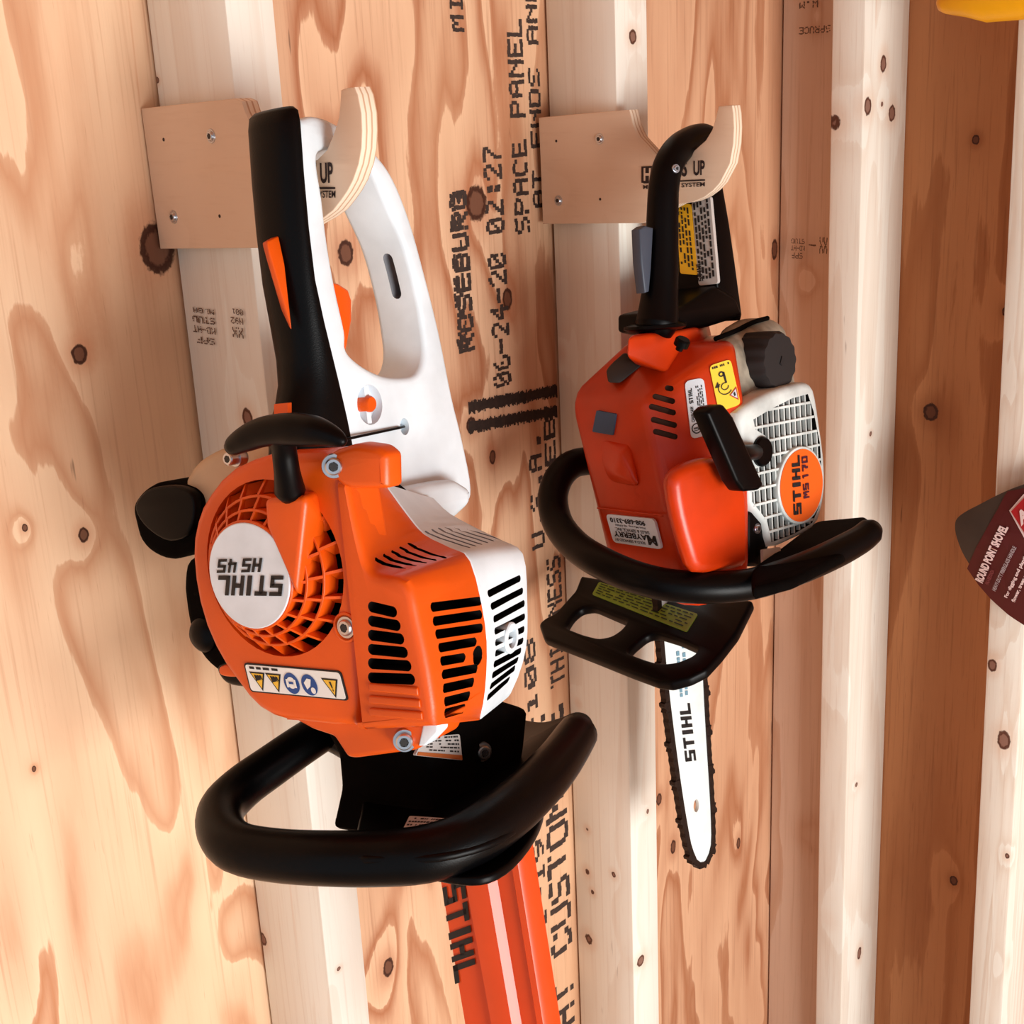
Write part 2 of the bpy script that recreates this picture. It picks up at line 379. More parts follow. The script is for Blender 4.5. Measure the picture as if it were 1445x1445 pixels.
st4 = pine('stud_pine_d', 'z', kn([(1182, 172, .0085, 1.2), (1175, 985, .004, 1.2), (1160, 1310, .009, 1.2)], 0, .775)
           + kn([(1224, 150, .007, 1.3), (1258, 160, .007, 1.2), (1246, 90, .006, 1.4), (1244, 147, .0025, 1), (1228, 612, .0028, 1), (1208, 1107, .003, 1), (1212, 1345, .005, 1.8)], 1, -.127), 6, contrast=.7)
st5 = pine('stud_pine_e', 'z', kn([(1401, 938, .005, 1.5), (1416, 1045, .007, 1.6), (1437, 540, .003)], 0, .79) + kn([(1422, 1207, .003), (1416, 1355, .003), (1390, 1405, .0015)], 1, -.33), 8, rings=9, contrast=.9, sc=(20, .8))
wall = finish('wall_back', box_me(-1.9, XB+.2, .006, .02, ZF, ZC, bev=0), ply, None, 0, 'structure')
for (xa, xb_, pm) in ((-1.9, .0190, ply), (.0200, .4295, ply2), (.4305, XB+.2, ply3)):
    finish('plywood_sheet', box_me(xa, xb_, 0, .006, ZF, ZC, bev=.0008), pm, wall, 40)
def stud(parent, x0f, x0b, w, m, y1=-.089, lean=0.0, z0=ZF, name='stud'):
    V = []
    for z in (z0, ZC):
        for (x, y) in ((x0b+.001, -.0022), (x0b+w, -.0022), (x0f+w, y1), (x0f, y1)): V.append((x-lean*z, y, z))
    me = me_of(V, [(0, 1, 2, 3), (4, 5, 6, 7), (0, 1, 5, 4), (1, 2, 6, 5), (2, 3, 7, 6), (3, 0, 4, 7)])
    return finish(name, bevel_me(me, .0018, 30, 2), m, parent, 40)
stud(wall, 0.001, -.001, .0385, st1)
stud(wall, .3995, .4095, .0455, st2)
stud(wall, .822, .8135, .038, st3, lean=.006)
# right-hand wall: plywood facing the room, end stud against the back wall, next stud nearer
V = []
for z in (ZF, ZC):
    for (x, y) in ((XB, -.0892), (XB+.012, -.0892), (XB+.012, -2.4), (XB, -2.4)): V.append((x-LEAN*z, y, z))
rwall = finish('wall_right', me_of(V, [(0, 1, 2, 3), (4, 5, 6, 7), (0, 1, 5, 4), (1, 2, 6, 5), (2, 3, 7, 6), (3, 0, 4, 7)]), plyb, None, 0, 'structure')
def bstud(y0, y1, m, x0=.768, yl=0.0):
    return finish('stud', box_me(x0, XB-.0004, y0, y1, ZF, ZC, lean=LEAN, bev=.0022, yl=yl), m, rwall, 40)
bstud(-.0895, -.1275, st4)
bstud(-.2845-.0, -.3245, st5, x0=.7725, yl=.012)
for y in (-.73, -1.13, -1.53, -1.93): bstud(y, y-.038, st4, x0=.779)
fl = wood('floorboards', (196, 180, 162), (176, 158, 138), (130, 112, 96), 'z', sc=(2, 2), rings=5, seed=3)
finish('floor', box_me(-1.9, XB+.2, -4.6, .012, ZF-.02, ZF, bev=0), fl, None, 0, 'structure')
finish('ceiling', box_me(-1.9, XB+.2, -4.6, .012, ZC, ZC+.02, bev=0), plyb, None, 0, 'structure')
# ---- printed stamps: dot-matrix lettering
FNT = {'A': '0E11111F111111', 'B': '1E11111E11111E', 'C': '0E11101010110E', 'D': '1E11111111111E', 'E': '1F10101E10101F', 'F': '1F10101E101010', 'G': '0E11101713110F',
 'H': '1111111F111111', 'I': '0E04040404040E', 'K': '11121418141211', 'L': '1010101010101F', 'M': '111B1515111111', 'N': '11191513111111', 'O': '0E11111111110E',
 'P': '1E11111E101010', 'R': '1E11111E141211', 'S': '0F10100E01011E', 'T': '1F040404040404', 'U': '1111111111110E', 'V': '11111111110A04', '0': '0E11131519110E',
 '1': '040C040404040E', '2': '0E11010204081F', '3': '1F02040201110E', '4': '02060A121F0202', '6': '0608101E11110E', '7': '1F010204080808', '8': '0E11110E11110E',
 '9': '0E11110F01020C', '-': '0000001F000000', '.': '00000000000606', ':': '00060600060600', ' ': '00000000000000', 'X': '11110A040A1111', 'W': '11111115151B11', 'Y': '11110A04040404'}
ink = mat('stamp_ink', (58, 40, 32), .8, var=.3, vscale=200)
def stamp_me(s, org, xd, yd, n, h, adv, smear=1.0, jit=.12, drop=.04, fat=1.25):
    """h: letter height, adv: advance per letter along xd"""
    V = []; Fc = []; ph = h/7; pw = adv/6.0
    for i, ch in enumerate(s):
        g = FNT[ch]
        for r in range(7):
            bits = int(g[r*2:r*2+2], 16)
            for c in range(5):
                if not bits & (16 >> c) or random.random() < drop: continue
                x = i*adv + c*pw + random.uniform(-jit, jit)*pw; y = (6-r)*ph + random.uniform(-jit, jit)*ph; k = len(V)
                w = pw*fat*random.uniform(.85, 1.1); hh = ph*fat*smear*random.uniform(.8, 1.1)
                lf = random.uniform(.0002, .0004)
                for (a, b_) in ((0, 0), (w, 0), (w, hh), (0, hh)): V.append(org + xd*(x+a) + yd*(y+b_) + n*lf)
                Fc.append((k, k+1, k+2, k+3))
    me = bpy.data.meshes.new('m'); me.from_pydata([tuple(v) for v in V], [], Fc); return me
def wall_stamp(s, x, y0, y1, hpx, smear=1.1, **k):
    """reads upward on the back wall: baseline at pixel x, from y0 up to y1, letters hpx tall towards the left"""
    a = WF.at(x, y0, 1, 0); b = WF.at(x, y1, 1, 0); xr = a.x; b.x = a.x
    hw = abs(WF.at(x, y0, 1, 0).x-WF.at(x-hpx, y0, 1, 0).x)
    L = b.z-a.z; adv = L/(len(s)-.17)
    return finish('stamp_lettering', stamp_me(s, a, Vector((0, 0, 1)), Vector((-1, 0, 0)), Vector((0, -1, 0)), hw, adv, smear, **k), ink, wall, 0)
wall_stamp('SPACE PANEL', 748, 328, 28, 20)
wall_stamp('AT ENDS AND', 768, 292, -22, 15)
wall_stamp('06-24-20 02:27', 722, 542, 205, 24)
wall_stamp('ROSEBURG', 670, 494, 268, 20, smear=1.5)
wall_stamp('ROSEBURG', 660, 490, 272, 14, smear=1.3, drop=.25)
wall_stamp('MILL', 655, 45, -60, 18)
wall_stamp('U.S.A.', 769, 770, 610, 17)
wall_stamp('WEB', 786, 690, 585, 15)
wall_stamp('THICKNESS', 797, 962, 780, 19)
wall_stamp('PS 1-19 PRP-108', 776, 1400, 890, 15, smear=1.2)
wall_stamp('AT CUSTOM GE', 811, 1440, 985, 28)
for (ya, yb) in (((660, 564), (784, 541)), ((660, 592), (784, 570))):   # two thick ink bars
    V = []; Fc = []
    a = WF.at(*ya, 1, 0); b = WF.at(*yb, 1, 0)
    for k in range(90):
        t = k/89; z = a.z+(b.z-a.z)*t; x = a.x+(b.x-a.x)*t; h0 = random.uniform(.0005, .0035); h1 = random.uniform(.011, .0145); i = len(V)
        for (X, Z) in ((x, z-h1), (x+.0017, z-h1), (x+.0017, z-h0), (x, z-h0)): V.append((X, -.0004, Z))
        Fc.append((i, i+1, i+2, i+3))
    me = bpy.data.meshes.new('m'); me.from_pydata(V, [], Fc); finish('stamp_bar', me, ink, wall, 0)
ink2 = mat('faded_ink', (96, 72, 60), .8)
def stud_stamp(rows, x, fr_flip=True):
    out = []
    for (s, px, py, wpx, hpx) in rows:       # upside-down print on a stud's side face; px,py = its first letter's foot (right end)
        a = WF.at(px, py, 0, x-.0006); b = WF.at(px-wpx, py, 0, x-.0006); L = abs(b.y-a.y)
        hz = abs(WF.at(px, py, 0, x).z-WF.at(px, py+hpx, 0, x).z)
        out.append(stamp_me(s, a, Vector((0, 1, 0)), Vector((0, 0, -1)), Vector((-1, 0, 0)), hz, L/len(s), 1.0, .15, .12))
    return finish('stamp_lettering', join(out), ink2, wall, 0)
stud_stamp([('SPF', 303, 478, 26, 9), ('KD-HT', 304, 463, 32, 9), ('STUD', 303, 449, 32, 9), ('NLGA', 302, 437, 30, 7), ('001', 343, 437, 16, 8), ('N92', 343, 449, 18, 9), ('XX', 343, 463, 16, 14)], 0.0)
stud_stamp([('SPF', 1133, 357, 17, 8), ('KD-HT', 1136, 347, 20, 7), ('STUD', 1136, 337, 20, 7), ('XX', 1168, 335, 12, 22), ('-', 1152, 340, 12, 12)], .808)
stud_stamp([('W.M', 1155, 0, 28, 10), ('SPRUCE', 1172, 35, 45, 10)], .808)
# ================================================================ HOOKS
hookwood = wood('hook_plywood', (220, 190, 164), (212, 180, 152), (196, 158, 128), 'z', sc=(10, 14), rings=3, grain=30, gz=300, seed=12, contrast=.35, bump=.05)
def ply_edge():
    m = bpy.data.materials.new('ply_edge'); m.use_nodes = True; nt = m.node_tree; b = nt.nodes['Principled BSDF']; b.inputs['Roughness'].default_value = .7
    tc = nt.nodes.new('ShaderNodeTexCoord'); sp = nt.nodes.new('ShaderNodeSeparateXYZ'); nt.links.new(tc.outputs['Object'], sp.inputs[0])
    mu = nt.nodes.new('ShaderNodeMath'); mu.operation = 'MULTIPLY'; mu.inputs[1].default_value = 1/.0042; nt.links.new(sp.outputs[0], mu.inputs[0])
    f = nt.nodes.new('ShaderNodeMath'); f.operation = 'FRACT'; nt.links.new(mu.outputs[0], f.inputs[0])
    cr = nt.nodes.new('ShaderNodeValToRGB'); nt.links.new(f.outputs[0], cr.inputs[0]); e = cr.color_ramp.elements
    e[0].position = .0; e[0].color = lin((232, 214, 192)); e[1].position = .66; e[1].color = lin((230, 210, 186))
    x = e.new(.70); x.color = lin((196, 160, 130)); x = e.new(.96); x.color = lin((196, 160, 130)); x = e.new(1.0); x.color = lin((232, 214, 192))
    nt.links.new(cr.outputs[0], b.inputs['Base Color']); return m
edge = ply_edge()
zinc = mat('zinc', (196, 200, 208), .28, 1); dark = mat('dark_inside', (14, 11, 10), .8, spec=.1); sockdark = mat('socket_dark', (30, 28, 28), .5)  # dark_inside: near-black colour paints the unlit depth behind slots and grilles
laser = mat('laser_black', (44, 26, 22), .8)
def hook(x, outline, screws, holes, label, wordsrows):
    r = root('tool_hook', (x, -.0, -.04), label, 'hook', 'plywood tool hooks screwed to the studs')
    t = .0127
    o = prism('hook_plate', WF, 0, x-t, x-.0003, outline, hookwood, r, bev=.0006)
    o.data.materials.append(edge)
    for p in o.data.polygons:
        if abs(p.normal.x) < .5: p.material_index = 1
    for (px, py) in screws: 
        c = WF.w(WF.at(px, py, 0, x-t)); screw(r, c, (-1, 0, 0), .0044, zinc, sockdark, tall=.3)
    for (px, py) in holes:
        c = WF.w(WF.at(px, py, 0, x-t)); lathe('pilot_hole', c, (-1, 0, 0), [(-.0005, .0012), (.0002, .0012)], laser, r, 10)
    for k in wordsrows:
        if k[0] == 'bar': finish('printed_line', flat_me(pl(WF, 0, x-t-.0004, *k[1])), laser, r, 0)
        else: words('printed_lettering', k[0], pl(WF, 0, x-t, *k[1]), laser if len(k) < 4 else hookwood, r, bold=k[2], lift=.0004 if len(k) < 4 else .0008)
    return r
h1o = [(199, 153), (265, 146), (332, 139), (341, 143), (346, 158), (353, 172), (364, 190), (384, 211), (408, 225), (430, 230), (447, 226), (461, 212), (470, 191), (475, 176), (478, 165), (480, 145), (481, 127), (490, 124), (500, 123), (505, 134), (510, 160), (511, 185), (510, 210), (506, 232), (498, 255), (490, 270), (481, 283), (470, 297), (457, 307), (438, 318), (420, 332), (400, 345), (375, 350), (226, 351), (212, 250)]
hook(-.001, h1o, [(298, 192), (245, 306)], [(231, 197), (310, 305)], 'plywood hook on the left stud holding up the hedge trimmer',
     [('HANGS', ((402, 258), (447, 257), (402, 229)), .03), ('UP', ((453, 259), (471, 258), (452, 230)), .03), ('bar', ((405, 264), (473, 264), (473, 267), (405, 267))), ('MOUNTING SYSTEM', ((404, 280), (474, 279), (404, 270)), .02)])
h2o = [(760, 166), (824, 160), (888, 155), (891, 165), (893, 175), (897, 185), (901, 193), (912, 205), (922, 216), (932, 230), (946, 241), (960, 240), (970, 226), (980, 212), (996, 198), (1005, 183), (1009, 170), (1014, 150), (1024, 149), (1033, 149), (1035, 160), (1036, 180), (1035, 203), (1030, 231), (1016, 258), (1006, 269), (994, 278), (978, 285), (959, 288), (940, 298), (925, 308), (906, 315), (766, 316), (763, 240)]
hook(.4035, h2o, [(846, 196), (788, 283)], [(785, 199), (847, 281)], 'plywood hook on the middle stud holding up the chainsaw',
     [('bar', ((905, 235), (922, 234), (922, 258), (905, 258))), ('H', ((909, 255), (919, 255), (909, 237)), .03, 1), ('ANGS', ((925, 252), (970, 249), (925, 228)), .03), ('UP', ((979, 248), (995, 247), (979, 227)), .03),
      ('bar', ((908, 257), (995, 253), (995, 255), (908, 259))), ('MOUNTING SYSTEM', ((908, 267), (995, 263), (908, 261)), .02)])
# ================================================================ HEDGE TRIMMER
U = Vector((-.973, -.186, .134)).normalized(); Lr = Vector((.204, -.97, .13)); Lr = (Lr-U*Lr.dot(U)).normalized(); Fd = Lr.cross(U); Fd = Fd if Fd.z < 0 else -Fd
T = Frame((-.021, -.1706, -.0034), U, Lr, Fd)
orange = mat('orange_plastic', (228, 86, 8), .36, spec=.45, var=.10, vscale=14, bump=.10, bscale=900)
white = mat('white_plastic', (226, 238, 246), .42, spec=.4, var=.10, vscale=22, bump=.08, bscale=900)
black = mat('black_plastic', (4, 3, 4), .36, spec=.12, var=.2, vscale=30)
rubber = mat('black_rubber', (3, 3, 4), .34, spec=.14, bump=.15, bscale=1200)
dirty = mat('sooty_black', (10, 7, 6), .8, spec=.03, var=.4, vscale=60, bump=.3, bscale=200)
labelw = mat('label_white', (222, 230, 238), .4, var=.08, vscale=40)
black_ink = mat('print_black', (18, 16, 18), .6)
ht = root('hedge_trimmer', T.w((0, 0, .0)), 'orange and white petrol hedge trimmer with black bail handle hanging from left hook', 'hedge trimmer')
# handle body with its big loop
outer = [(421, 172), (430, 166), (446, 163), (468, 170), (498, 188), (530, 214), (556, 250), (580, 310), (601, 385), (622, 470), (640, 560), (655, 622), (667, 690), (655, 715), (600, 742), (520, 742), (500, 672), (487, 600), (464, 500), (449, 440), (440, 400), (431, 300), (424, 230)]
hole = [(452, 215), (466, 210), (486, 209), (508, 218), (526, 241), (547, 290), (571, 345), (588, 410), (597, 462), (600, 500), (592, 524), (575, 532), (543, 530), (512, 515), (491, 494), (489, 468), (475, 404), (464, 340), (457, 280), (450, 235)]
hb = prism('handle_body', T, 1, .018, -.019, smooth(outer, 4), white, ht, holes=[smooth(hole, 4)], bev=.004)
c0 = T.at(522, 571, 1, .018)
cc = [prism_me(T, 1, .03, .011, [(c0.x+.0125*math.cos(a), c0.z+.0125*math.sin(a)) for a in [2*math.pi*k/32 for k in range(32)]], px=False),
      prism_me(T, 1, .03, .012, [(T.at(571, 602, 1, .018).x+.0048*math.cos(a), T.at(571, 602, 1, .018).z+.0055*math.sin(a)) for a in [2*math.pi*k/20 for k in range(20)]], px=False)]
cut(hb, cc, white)
# oval slot in the loop's far branch
s0 = T.at(558, 390, 0, -.088)
me = hull_me([T.w((-.088+dx, s0.y+.0038*math.cos(a), s0.z+dz+.0038*math.sin(a))) for dx in (.03, -.012) for dz in (-.011, .011) for a in [2*math.pi*k/14 for k in range(14)]])
cut(hb, [me], mat('slot_shade', (120, 122, 128), .6))
prism('switch_bridge', T, 1, .0165, .0108, [(c0.x-.0022, c0.z-.012), (c0.x+.0022, c0.z-.012), (c0.x+.0022, c0.z+.012), (c0.x-.0022, c0.z+.012)], white, ht, px=False)
o = lathe('stop_button', T.w((c0.x-.0005, .0105, c0.z-.0005)), Lr, [(0, .0052), (.0075, .0052), (.009, .0042), (.009, .001)], orange, ht, 20); o['label'] = 'round orange stop button'
# grip pad along the top of the handle
ST = [(-.0102, .0190, .0135, .45), (-.0096, .0225, .0130, .78), (-.0070, .0255, .0130, .95), (.000, .0275, .0132, 1), (.015, .0284, .0140, 1), (.030, .0295, .0148, 1), (.060, .0305, .0155, 1), (.090, .0302, .0148, 1), (.115, .0292, .0105, 1), (.135, .0286, .0062, 1),
      (.150, .0315, .0030, 1), (.162, .0380, .0006, 1), (.173, .0460, -.0015, 1), (.190, .0500, -.0040, 1)]
rg = []
for (f, uo, ui, kw) in ST:
    f += .0065
    r_ = [T.w((ui-.0006, -.0004+.0191*kw*sx_, f)) for sx_ in (1, 0, -1)]
    for k in range(15):
        a = math.pi*k/14; r_.append(T.w((ui+(uo-.0052-ui)*math.sin(a)**.9, -.0004-.0192*kw*math.cos(a), f)))
    rg.append(r_)
finish('grip_pad', loft_me(rg), rubber, ht, 50)
o = hull('lockout_lever', [T.w(T.at(x, y, 1, l)) for (x, y, l) in ((370, 343, -.006), (376, 341, .004), (386, 333, -.006), (393, 333, .004), (378, 372, -.006), (384, 392, .004), (402, 375, .008), (409, 464, .010), (412, 466, .013), (398, 440, .004))], orange, ht, bev=.0008); o['label'] = 'orange throttle lockout lever'
tg = [T.at(x, y, 1, .006) for (x, y) in ((466, 398), (478, 400), (492, 409), (497, 424), (497, 452), (489, 494), (478, 470))]
o = prism('throttle_trigger', T, 1, .006, -.006, [(p.x, p.z) for p in tg], orange, ht, bev=.0016, px=False); o['label'] = 'orange throttle trigger'
tb = pl(T, 0, .052, (390, 570), (409, 568), (409, 590), (390, 592))
o = decal('marker_tab', tb, orange, ht, thick=.002, r=.05); o['label'] = 'small orange tab'
# starter rope lying over the handle
tube('starter_rope', [T.w(T.at(478, 622, 1, .022)), T.w(T.at(520, 613, 1, .0205)), T.w(T.at(562, 604, 1, .0195)), T.w(T.at(570, 602, 1, .014))], .0009, black, ht, 8)
# collar where handle meets engine
P = [(552, 700), (600, 684), (645, 676), (667, 690), (666, 712), (640, 736), (600, 745), (570, 735)]
prism('handle_collar', T, 1, .034, -.02, rnd([Vector((*p, 0)) for p in P], 6), white, ht, bev=.006)
# fan housing
P = [(375, 642), (350, 650), (326, 661), (307, 678), (292, 698), (281, 716), (274, 736), (269, 760), (268, 784), (271, 818), (277, 851), (287, 885), (300, 915), (314, 940), (330, 962), (347, 985), (363, 1001), (382, 1012), (401, 1018), (470, 1026), (500, 1027), (506, 980), (506, 850), (504, 800), (494, 740), (480, 660), (450, 638)]
q = [T.at(p[0], p[1], 0, .078) for p in P]; q = [(p.y, p.z) for p in q]
fh = prism('fan_housing', T, 0, .078, .044, q, orange, ht, bev=.006, px=False)
FC = (.020, .257); LC = (.0145, .2585)
def circ(c, r, n=48): return [(c[0]+r*math.cos(2*math.pi*k/n), c[1]+r*math.sin(2*math.pi*k/n)) for k in range(n)]
cut(fh, [prism_me(T, 0, .1, .050, circ(FC, .0505), px=False)], orange)
prism('fan_cavity', T, 0, .0515, .0502, circ(FC, .0502), dark, ht, px=False)  # near-black disc, paints the shade at the floor of the fan recess
for k in range(12):     # impeller blades in the dark behind the grille
    a = 2*math.pi*k/12; p = [T.w((.057, FC[0]+r*math.cos(a+d), FC[1]+r*math.sin(a+d))) for (r, d) in ((.012, 0), (.048, .25), (.048, .29), (.012, .08))]
    finish('impeller_blade', loft_me([p, [v-U*.005 for v in p]]), dirty, ht, 0)
def ringc(t):  # centre and radius and height from outer rim (0) to label rim (1)
    return (FC[0]+(LC[0]-FC[0])*t, FC[1]+(LC[1]-FC[1])*t), .0502+(.0305-.0502)*t, .0765+(.0905-.0765)*(t**.8)
for t in (.36, .70):
    c, r, h = ringc(t)
    me = prism_me(T, 0, h, h-.012, circ(c, r), [circ(c, r-.0016)], px=False, bev=.0004); finish('grille_ring', me, orange, ht, 40)
NS = 20
for k in range(NS):
    rows = []
    for (t0_, t1_, ph) in ((0, .36, 0), (.36, .70, .5), (.70, 1.0, 1.0)):
        a = 2*math.pi*(k+ph*.35)/NS; seg = []
        for t in (t0_, t1_):
            c, r, h = ringc(t); aa = a+(.0 if t == t0_ else .02)
            d = Vector((math.cos(aa), math.sin(aa))); e = Vector((-d.y, d.x))
            seg.append([T.w((hh, c[0]+d.x*r+e.x*s, c[1]+d.y*r+e.y*s)) for (hh, s) in ((h-.0005, -.0008), (h-.0005, .0008), (h-.009, .0008), (h-.009, -.0008))])
        rows.append(loft_me(seg))
    finish('grille_spoke', join(rows), orange, ht, 0)
# cone skirts on the lee side of each cell: give the grille its sloping vanes
for k in range(NS):
    V = []
    for (t0_, t1_, ph) in ((.02, .34, 0), (.38, .68, .5), (.72, .98, 1.0)):
        a0 = 2*math.pi*(k+ph*.35)/NS; seg = []
        for aa in (a0+.01, a0+2*math.pi/NS*.42):
            f_ = 0 if aa == a0+.01 else 1
            for t in (t0_, t1_):
                c, r, h = ringc(t); seg.append(T.w((h-.002-.008*f_, c[0]+r*math.cos(aa), c[1]+r*math.sin(aa))))
        a, b_, c_, d_ = seg; V.append(loft_me([[a, b_, d_, c_], [p-U*.0012 for p in (a, b_, d_, c_)]]))
    finish('grille_vane', join(V), orange, ht, 0)
prism('crankcase', T, 0, .050, -.03, smooth([(*p, 0) for p in ((330, 720), (380, 690), (440, 700), (490, 780), (490, 980), (420, 1000), (360, 960), (322, 880))], 3), dirty, ht, bev=.004)
lathe('badge_dome', T.w((.046, LC[0], LC[1])), U, [(0, .018), (.022, .026), (.040, .0305), (.0445, .0312), (.0452, .0306), (.0452, .002)], orange, ht, 56)
bd = lathe('round_badge', T.w((.0912, LC[0], LC[1])), U, [(0, .0298), (.0006, .0298), (.0009, .0293), (.001, .001)], labelw, ht, 56, sm=0); bd['label'] = 'round grey-white badge with upside-down lettering'
# upside down: the reading start is at the right, letter tops point down
q = pl(T, 0, .0923, (401, 812), (309, 812), (398, 841)); words('badge_lettering', 'STIHL', q, black_ink, bd, block=True, shear=.0)
q = pl(T, 0, .0923, (371, 787), (309, 789), (368, 807)); words('badge_lettering', 'HS 45', q, black_ink, bd, block=True, shear=.0)
# rope guide wedge on top of the grille
g = [T.at(x, y, 0, .092) for (x, y) in ((374, 704), (375, 745), (392, 762), (410, 790), (418, 830), (430, 760), (436, 700), (428, 692), (384, 697))]
gl = [(.092, p.y, p.z) for p in g]
pts = [T.w(p) for p in gl] + [T.w((.06, p[1]*1.0+(.012 if p[1] > .05 else -.002), p[2])) for p in gl]
hull('rope_guide', [T.w(T.at(x, y, 0, .093)) for (x, y) in ((373, 704), (375, 742), (398, 762), (411, 790), (417, 838), (432, 700))] + [T.w(T.at(x, y, 0, .072)) for (x, y) in ((395, 700), (400, 740), (446, 800), (440, 850), (462, 740), (452, 690))], orange, ht, bev=.003)
# muffler cover, orange half and white half, built as one swept profile in the two colours
e0 = [(486, 676), (500, 745), (516, 797), (536, 812), (573, 820), (588, 878), (603, 950), (612, 1018), (604, 1027), (505, 1032)]
e1 = [(543, 683), (573, 724), (599, 754), (636, 773), (664, 792), (685, 880), (687, 950), (679, 1008), (665, 1020), (575, 1042)]
e2 = [(612, 700), (636, 722), (680, 745), (712, 760), (741, 779), (748, 844), (746, 915), (727, 972), (702, 1000), (640, 1030)]
def prof(E, u): return [T.at(p[0], p[1], 0, u) for p in E]
q0, q1, q2 = prof(e0, .0795), prof(e1, .010), prof(e2, -.055)
q1[8] = Vector((.010, .098, .3575)); q1[9] = Vector((.010, .052, .353)); q2[8] = Vector((-.055, .078, .364)); q2[9] = Vector((-.055, .041, .356))
def ring(q, u=None, inset=0.0, bk=None):
    c_ = Vector((0, .075, .305)); out = []
    for p in smooth([Vector((p.x if u is None else u, p.y, p.z)) for p in q], 3, False):
        d = Vector((0, c_.y-p.y, c_.z-p.z)).normalized(); out.append(Vector((p.x, p.y+d.y*inset, p.z+d.z*inset)))
    x = out[0].x; return out + [Vector((x, bk, out[-1].z)), Vector((x, bk, out[0].z))]
W_ = lambda r_: [T.w(p) for p in r_]
mo = finish('muffler_cover', loft_me([W_(ring(q0, .0800, .0050, .0745)), W_(ring(q0, .0790, .0022, .0742)), W_(ring(q0, .0772, .0006, .0740)), W_(ring(q0, .0745, 0, .073)), W_(ring(q1, .0105, 0, .02)), W_(ring(q1, .0100, .0006, .02))]), orange, ht, 45)
mw = finish('muffler_shield', loft_me([W_(ring(q1, .0098, .0006, .02)), W_(ring(q1, .0090, 0, .02)), W_(ring(q2, -.0500, 0, .02)), W_(ring(q2, -.0535, .0012, .02)), W_(ring(q2, -.0550, .0040, .02))]), white, ht, 45); mw['label'] = 'white rear half of the muffler cover'
R0, R1, R2 = [[T.w(p) for p in q] for q in (q0, q1, q2)]
def slot_cut(c, fr, out, depth, thick, rad=None):
    """c: two pixel ends given as world points; a rounded slot cut along -out"""
    a, b_ = c; d = (b_-a).normalized(); e = out.cross(d).normalized(); r = thick/2; pts = []
    for k in range(14):
        an = 2*math.pi*k/14; v = d*math.cos(an)*r + e*math.sin(an)*r
        base = (b_-d*r) if math.cos(an) > 0 else (a+d*r)
        pts += [base+v+out*.012, base+v-out*depth]
    return hull_me(pts)
def on_surf(px, py, A_, B_, C_):   # ray against the plane of three world points
    n = (B_-A_).cross(C_-A_); d = ray(px, py); t = (A_-CAM).dot(n)/d.dot(n); return CAM+d*t
cuts = []
for k in range(6):      # side vents
    a = (240+(758)/2.676, 560+(786+k*54)/2.676); b_ = (240+(868+k*13.5)/2.676, 560+(812+k*50)/2.676)
    cuts.append(slot_cut([T.w(T.at(a[0], a[1], 0, .0775)), T.w(T.at(b_[0], b_[1], 0, .0775))], T, U, .010, .0062))
F3 = (R0[5], R0[6], R1[6])
n3 = (F3[1]-F3[0]).cross(F3[2]-F3[0]).normalized(); n3 = n3 if n3.dot(Lr) > 0 else -n3
ls = [(972, 797), (982, 850), (992, 899), (1005, 950), (1015, 1000), (1024, 1050), (1032, 1102), (1042, 1152), (1049, 1195)]
rs = [(1138, 776), (1143, 826), (1149, 876), (1135, 927), (1105, 985), (1158, 1025), (1157, 1075), (1153, 1125), (1143, 1172)]
for a, b_ in zip(ls, rs):
    cuts.append(slot_cut([on_surf(240+a[0]/2.676, 560+a[1]/2.676, *F3), on_surf(240+b_[0]/2.676, 560+b_[1]/2.676, *F3)], T, n3, .010, .0052))
ch = on_surf(669, 926, *F3)
cuts.append(lathe_me(ch-n3*.01, n3, [(0, .0056), (.03, .0056)], 20))
cut(mo, cuts, dark)
tn = (R0[2]-R0[0]).cross(R1[2]-R0[0]).normalized(); tn = tn if tn.z > 0 else -tn
sh = []
for k in range(5):     # slim top slots
    a = (240+(770+k*36)/2.676, 560+(612-k*16)/2.676); b_ = (240+(880+k*36)/2.676, 560+(646-k*8)/2.676)
    p0 = on_surf(a[0], a[1], R0[2], R0[3], R1[3]); p1 = on_surf(b_[0], b_[1], R0[2], R0[3], R1[3]); sh.append(slot_cut([p0, p1], T, tn, .006, .0032))
cut(mo, sh, dirty)
cuts = []
W3 = (R1[5], R1[6], R2[5]); n4 = (W3[1]-W3[0]).cross(W3[2]-W3[0]).normalized(); n4 = n4 if n4.dot(Lr) > 0 else -n4
lw = [(1214, 747), (1218, 795), (1221, 842), (1222, 887), (1224, 930), (1225, 970), (1222, 1012), (1221, 1054), (1218, 1097), (1213, 1140)]
rw = [(1332, 684), (1338, 731), (1343, 778), (1344, 828), (1343, 876), (1342, 920), (1338, 958), (1333, 993), (1328, 1025), (1316, 1068)]
for a, b_ in zip(lw, rw):
    cuts.append(slot_cut([on_surf(240+a[0]/2.676, 560+a[1]/2.676, *W3), on_surf(240+b_[0]/2.676, 560+b_[1]/2.676, *W3)], T, n4, .012, .0042))
cut(mw, cuts, dark)
cr_ = on_surf(719, 900, *W3)
lathe('outlet_ring', cr_-n4*.006, n4, [(0, .0095), (.0072, .0095), (.008, .0088), (.008, .0062), (.0, .0060)], white, ht, 28)
lathe('exhaust_stub', cr_-n4*.012, n4, [(0, .0058), (.0075, .0058), (.0075, .004), (.001, .004)], zinc, ht, 20)
sh = []; wt = (R1[2]-R1[0]).cross(R2[2]-R1[0]).normalized(); wt = wt if wt.z > 0 else -wt
